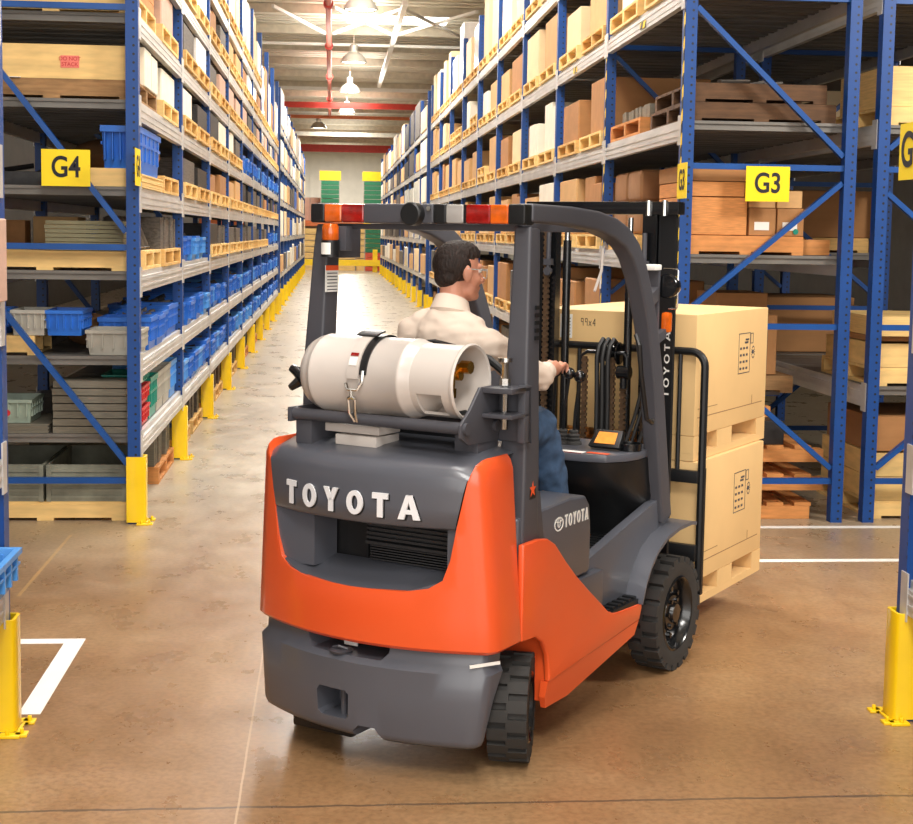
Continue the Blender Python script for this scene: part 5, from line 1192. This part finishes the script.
# right hand closed over the first lever knob
b.cap_((.115, .87, 1.386), (.092, .975, 1.390), .029, .036); b.ball((.086, .985, 1.390), (.045, .046, .026), 14, 10)
for k, (dx, ln) in enumerate(((.040, .94), (.013, 1.0), (-.013, .96), (-.038, .8))):
    x = .083-dx
    p0, p1, p2, p3 = (x, 1.005, 1.400), (x-.002, 1.005+.040*ln, 1.414-.002*k), (x-.003, 1.005+.072*ln, 1.398), (x-.002, 1.005+.070*ln, 1.366)
    b.cap_(p0, p1, .0105, .0098); b.cap_(p1, p2, .0098, .0092); b.cap_(p2, p3, .0092, .0082)
b.cap_((.060, .955, 1.384), (.030, .995, 1.372), .013, .012); b.cap_((.030, .995, 1.372), (.034, 1.032, 1.358), .0115, .0095)
# left hand on the steering wheel rim
b.ball((-.238, .775, 1.222), (.022, .040, .036), 14, 10)
for k in range(4):
    z = 1.245-.019*k; b.cap_((-.24, .80, z), (-.245, .835, z-.006), .010, .0095); b.cap_((-.245, .835, z-.006), (-.222, .848, z-.012), .0095, .009)
b.cap_((-.225, .765, 1.245), (-.212, .80, 1.255), .012, .010)
body = b.build('body', 'skin', DP); remesh(body, .0055, 3)
for s in (1, -1):
    b = MB(); b.ball(hp(s*.031, .0775, .006), .0115, 12, 8); b.build('eye', 'white', DP)
    b = MB(); b.ball(hp(s*.031, .0865, .006), .0048, 8, 6); b.build('pupil', 'black', DP)
b = MB(); hb(b, (0, -.026, .026), (.079, .087, .090), 40, 26); hb(b, (0, -.002, .066), (.074, .090, .056), 40, 26); hb(b, (0, -.056, -.025), (.060, .046, .050), 30, 18)
hair = b.build('hair', 'hair', DP); remesh(hair, .0042, 2)
for v in hair.data.vertices:
    q = HR.inverted() @ (v.co-HC)
    n = noise.noise(Vector((q.x*130, q.y*130, q.z*28))); up = max(0, q.z-.04)/.1
    v.co += v.normal*(n*.0014+noise.noise(q*60)*.0008)+Vector((0, 0, 1))*up*(.002+.003*noise.noise(q*150))
    if q.y > .03 and q.z < .055: v.co -= HR @ Vector((0, min(.05, (q.y-.03)*.9), 0))
# safety glasses
b = MB()
for s in (1, -1):
    b.tube([hp(s*.086, -.01, .010), hp(s*.082, .05, .008), hp(s*.068, .092, .006)], .0022, 6)
b.tube([hp(-.068, .092, .012), hp(-.03, .107, .012), hp(0, .106, .012), hp(.03, .107, .012), hp(.068, .092, .012)], .0022, 6)
g = b.build('safety_glasses', 'glass_clear', DP)
b = MB()
for s in (1, -1):
    b.tube([hp(s*.068, .092, .010), hp(s*.066, .093, -.018), hp(s*.045, .103, -.026), hp(s*.018, .107, -.02)], .0016, 5)
b.build('rim', 'glass_clear', g)
# shirt
b = MB()
b.ball((0, .235, 1.185), (.185, .125, .17), 28, 18); b.ball((0, .232, 1.40), (.195, .118, .20), 28, 18)
b.cap_((-.158, .25, 1.568), (.165, .255, 1.535), .080, .076); b.cap_((-.11, .25, 1.605), (0, .25, 1.645), .066, .062); b.cap_((.10, .252, 1.592), (0, .25, 1.645), .066, .062); b.ball((0, .225, 1.56), (.14, .085, .13))
b.cap_((.17, .262, 1.525), (.272, .515, 1.398), .074, .058); b.cap_((.272, .515, 1.398), (.155, .785, 1.390), .057, .043)
b.cap_((-.165, .26, 1.56), (-.30, .48, 1.335), .078, .064); b.cap_((-.30, .48, 1.325), (-.245, .67, 1.255), .062, .048)
sh = b.build('shirt', 'shirt', DP); remesh(sh, .009, 4); wob(sh, .010, 6, 3, .006, 17)
for v in sh.data.vertices:
    q = v.co; v.co += v.normal*(.006*noise.noise(Vector((q.x*9+q.z*22, q.y*9, q.z*22-q.x*14)))+.0035*noise.noise(Vector((q.x*14-q.z*38, q.y*16, q.z*38+q.x*20))))
b = MB(); R = []
for i in range(29):
    a = 2*pi*i/28; fx, fy = cos(a), sin(a)
    R.append([(fx*.083, .253+fy*.080, 1.665-.02*fy), (fx*.067, .265+fy*.064, 1.712-.028*fy), (fx*.061, .265+fy*.059, 1.708-.028*fy), (fx*.068, .255+fy*.066, 1.65)])
b.loft(R, True, False); b.build('collar', 'shirt', sh)
b = MB(); b.lathe([(.042, 0), (.043, .038), (.039, .039), (.038, 0)], (0, 0, 0), 'y', 20, cap=False)
cf = b.build('cuff', 'shirt', sh); dd = (Vector((.115, .88, 1.386))-Vector((.272, .515, 1.398))).normalized(); cf.rotation_mode = 'QUATERNION'; cf.rotation_quaternion = Vector((0, 1, 0)).rotation_difference(dd); cf.location = Vector((.155, .785, 1.390))+dd*.02
# jeans and shoes
b = MB(); b.ball((0, .20, 1.14), (.175, .15, .10), 26, 16)
for s in (1, -1):
    b.cap_((s*.09, .22, 1.145), (s*.19, .665, 1.175), .095, .088); b.cap_((s*.19, .665, 1.175), (s*.19, .83, .78), .086, .070)
jn = b.build('jeans', 'jeans', DP); remesh(jn, .010, 3); wob(jn, .014, 8, 9, .010, 22)
for s in (1, -1):
    b = MB(); b.ball((s*.20, .83, .70), (.045, .075, .055), 18, 12); b.ball((s*.205, .95, .675), (.046, .10, .034), 18, 12); b.box(s*.205-.042, s*.205+.042, .77, 1.03, .642, .66)
    so = b.build('shoe', 'shoe', DP); remesh(so, .006, 3)
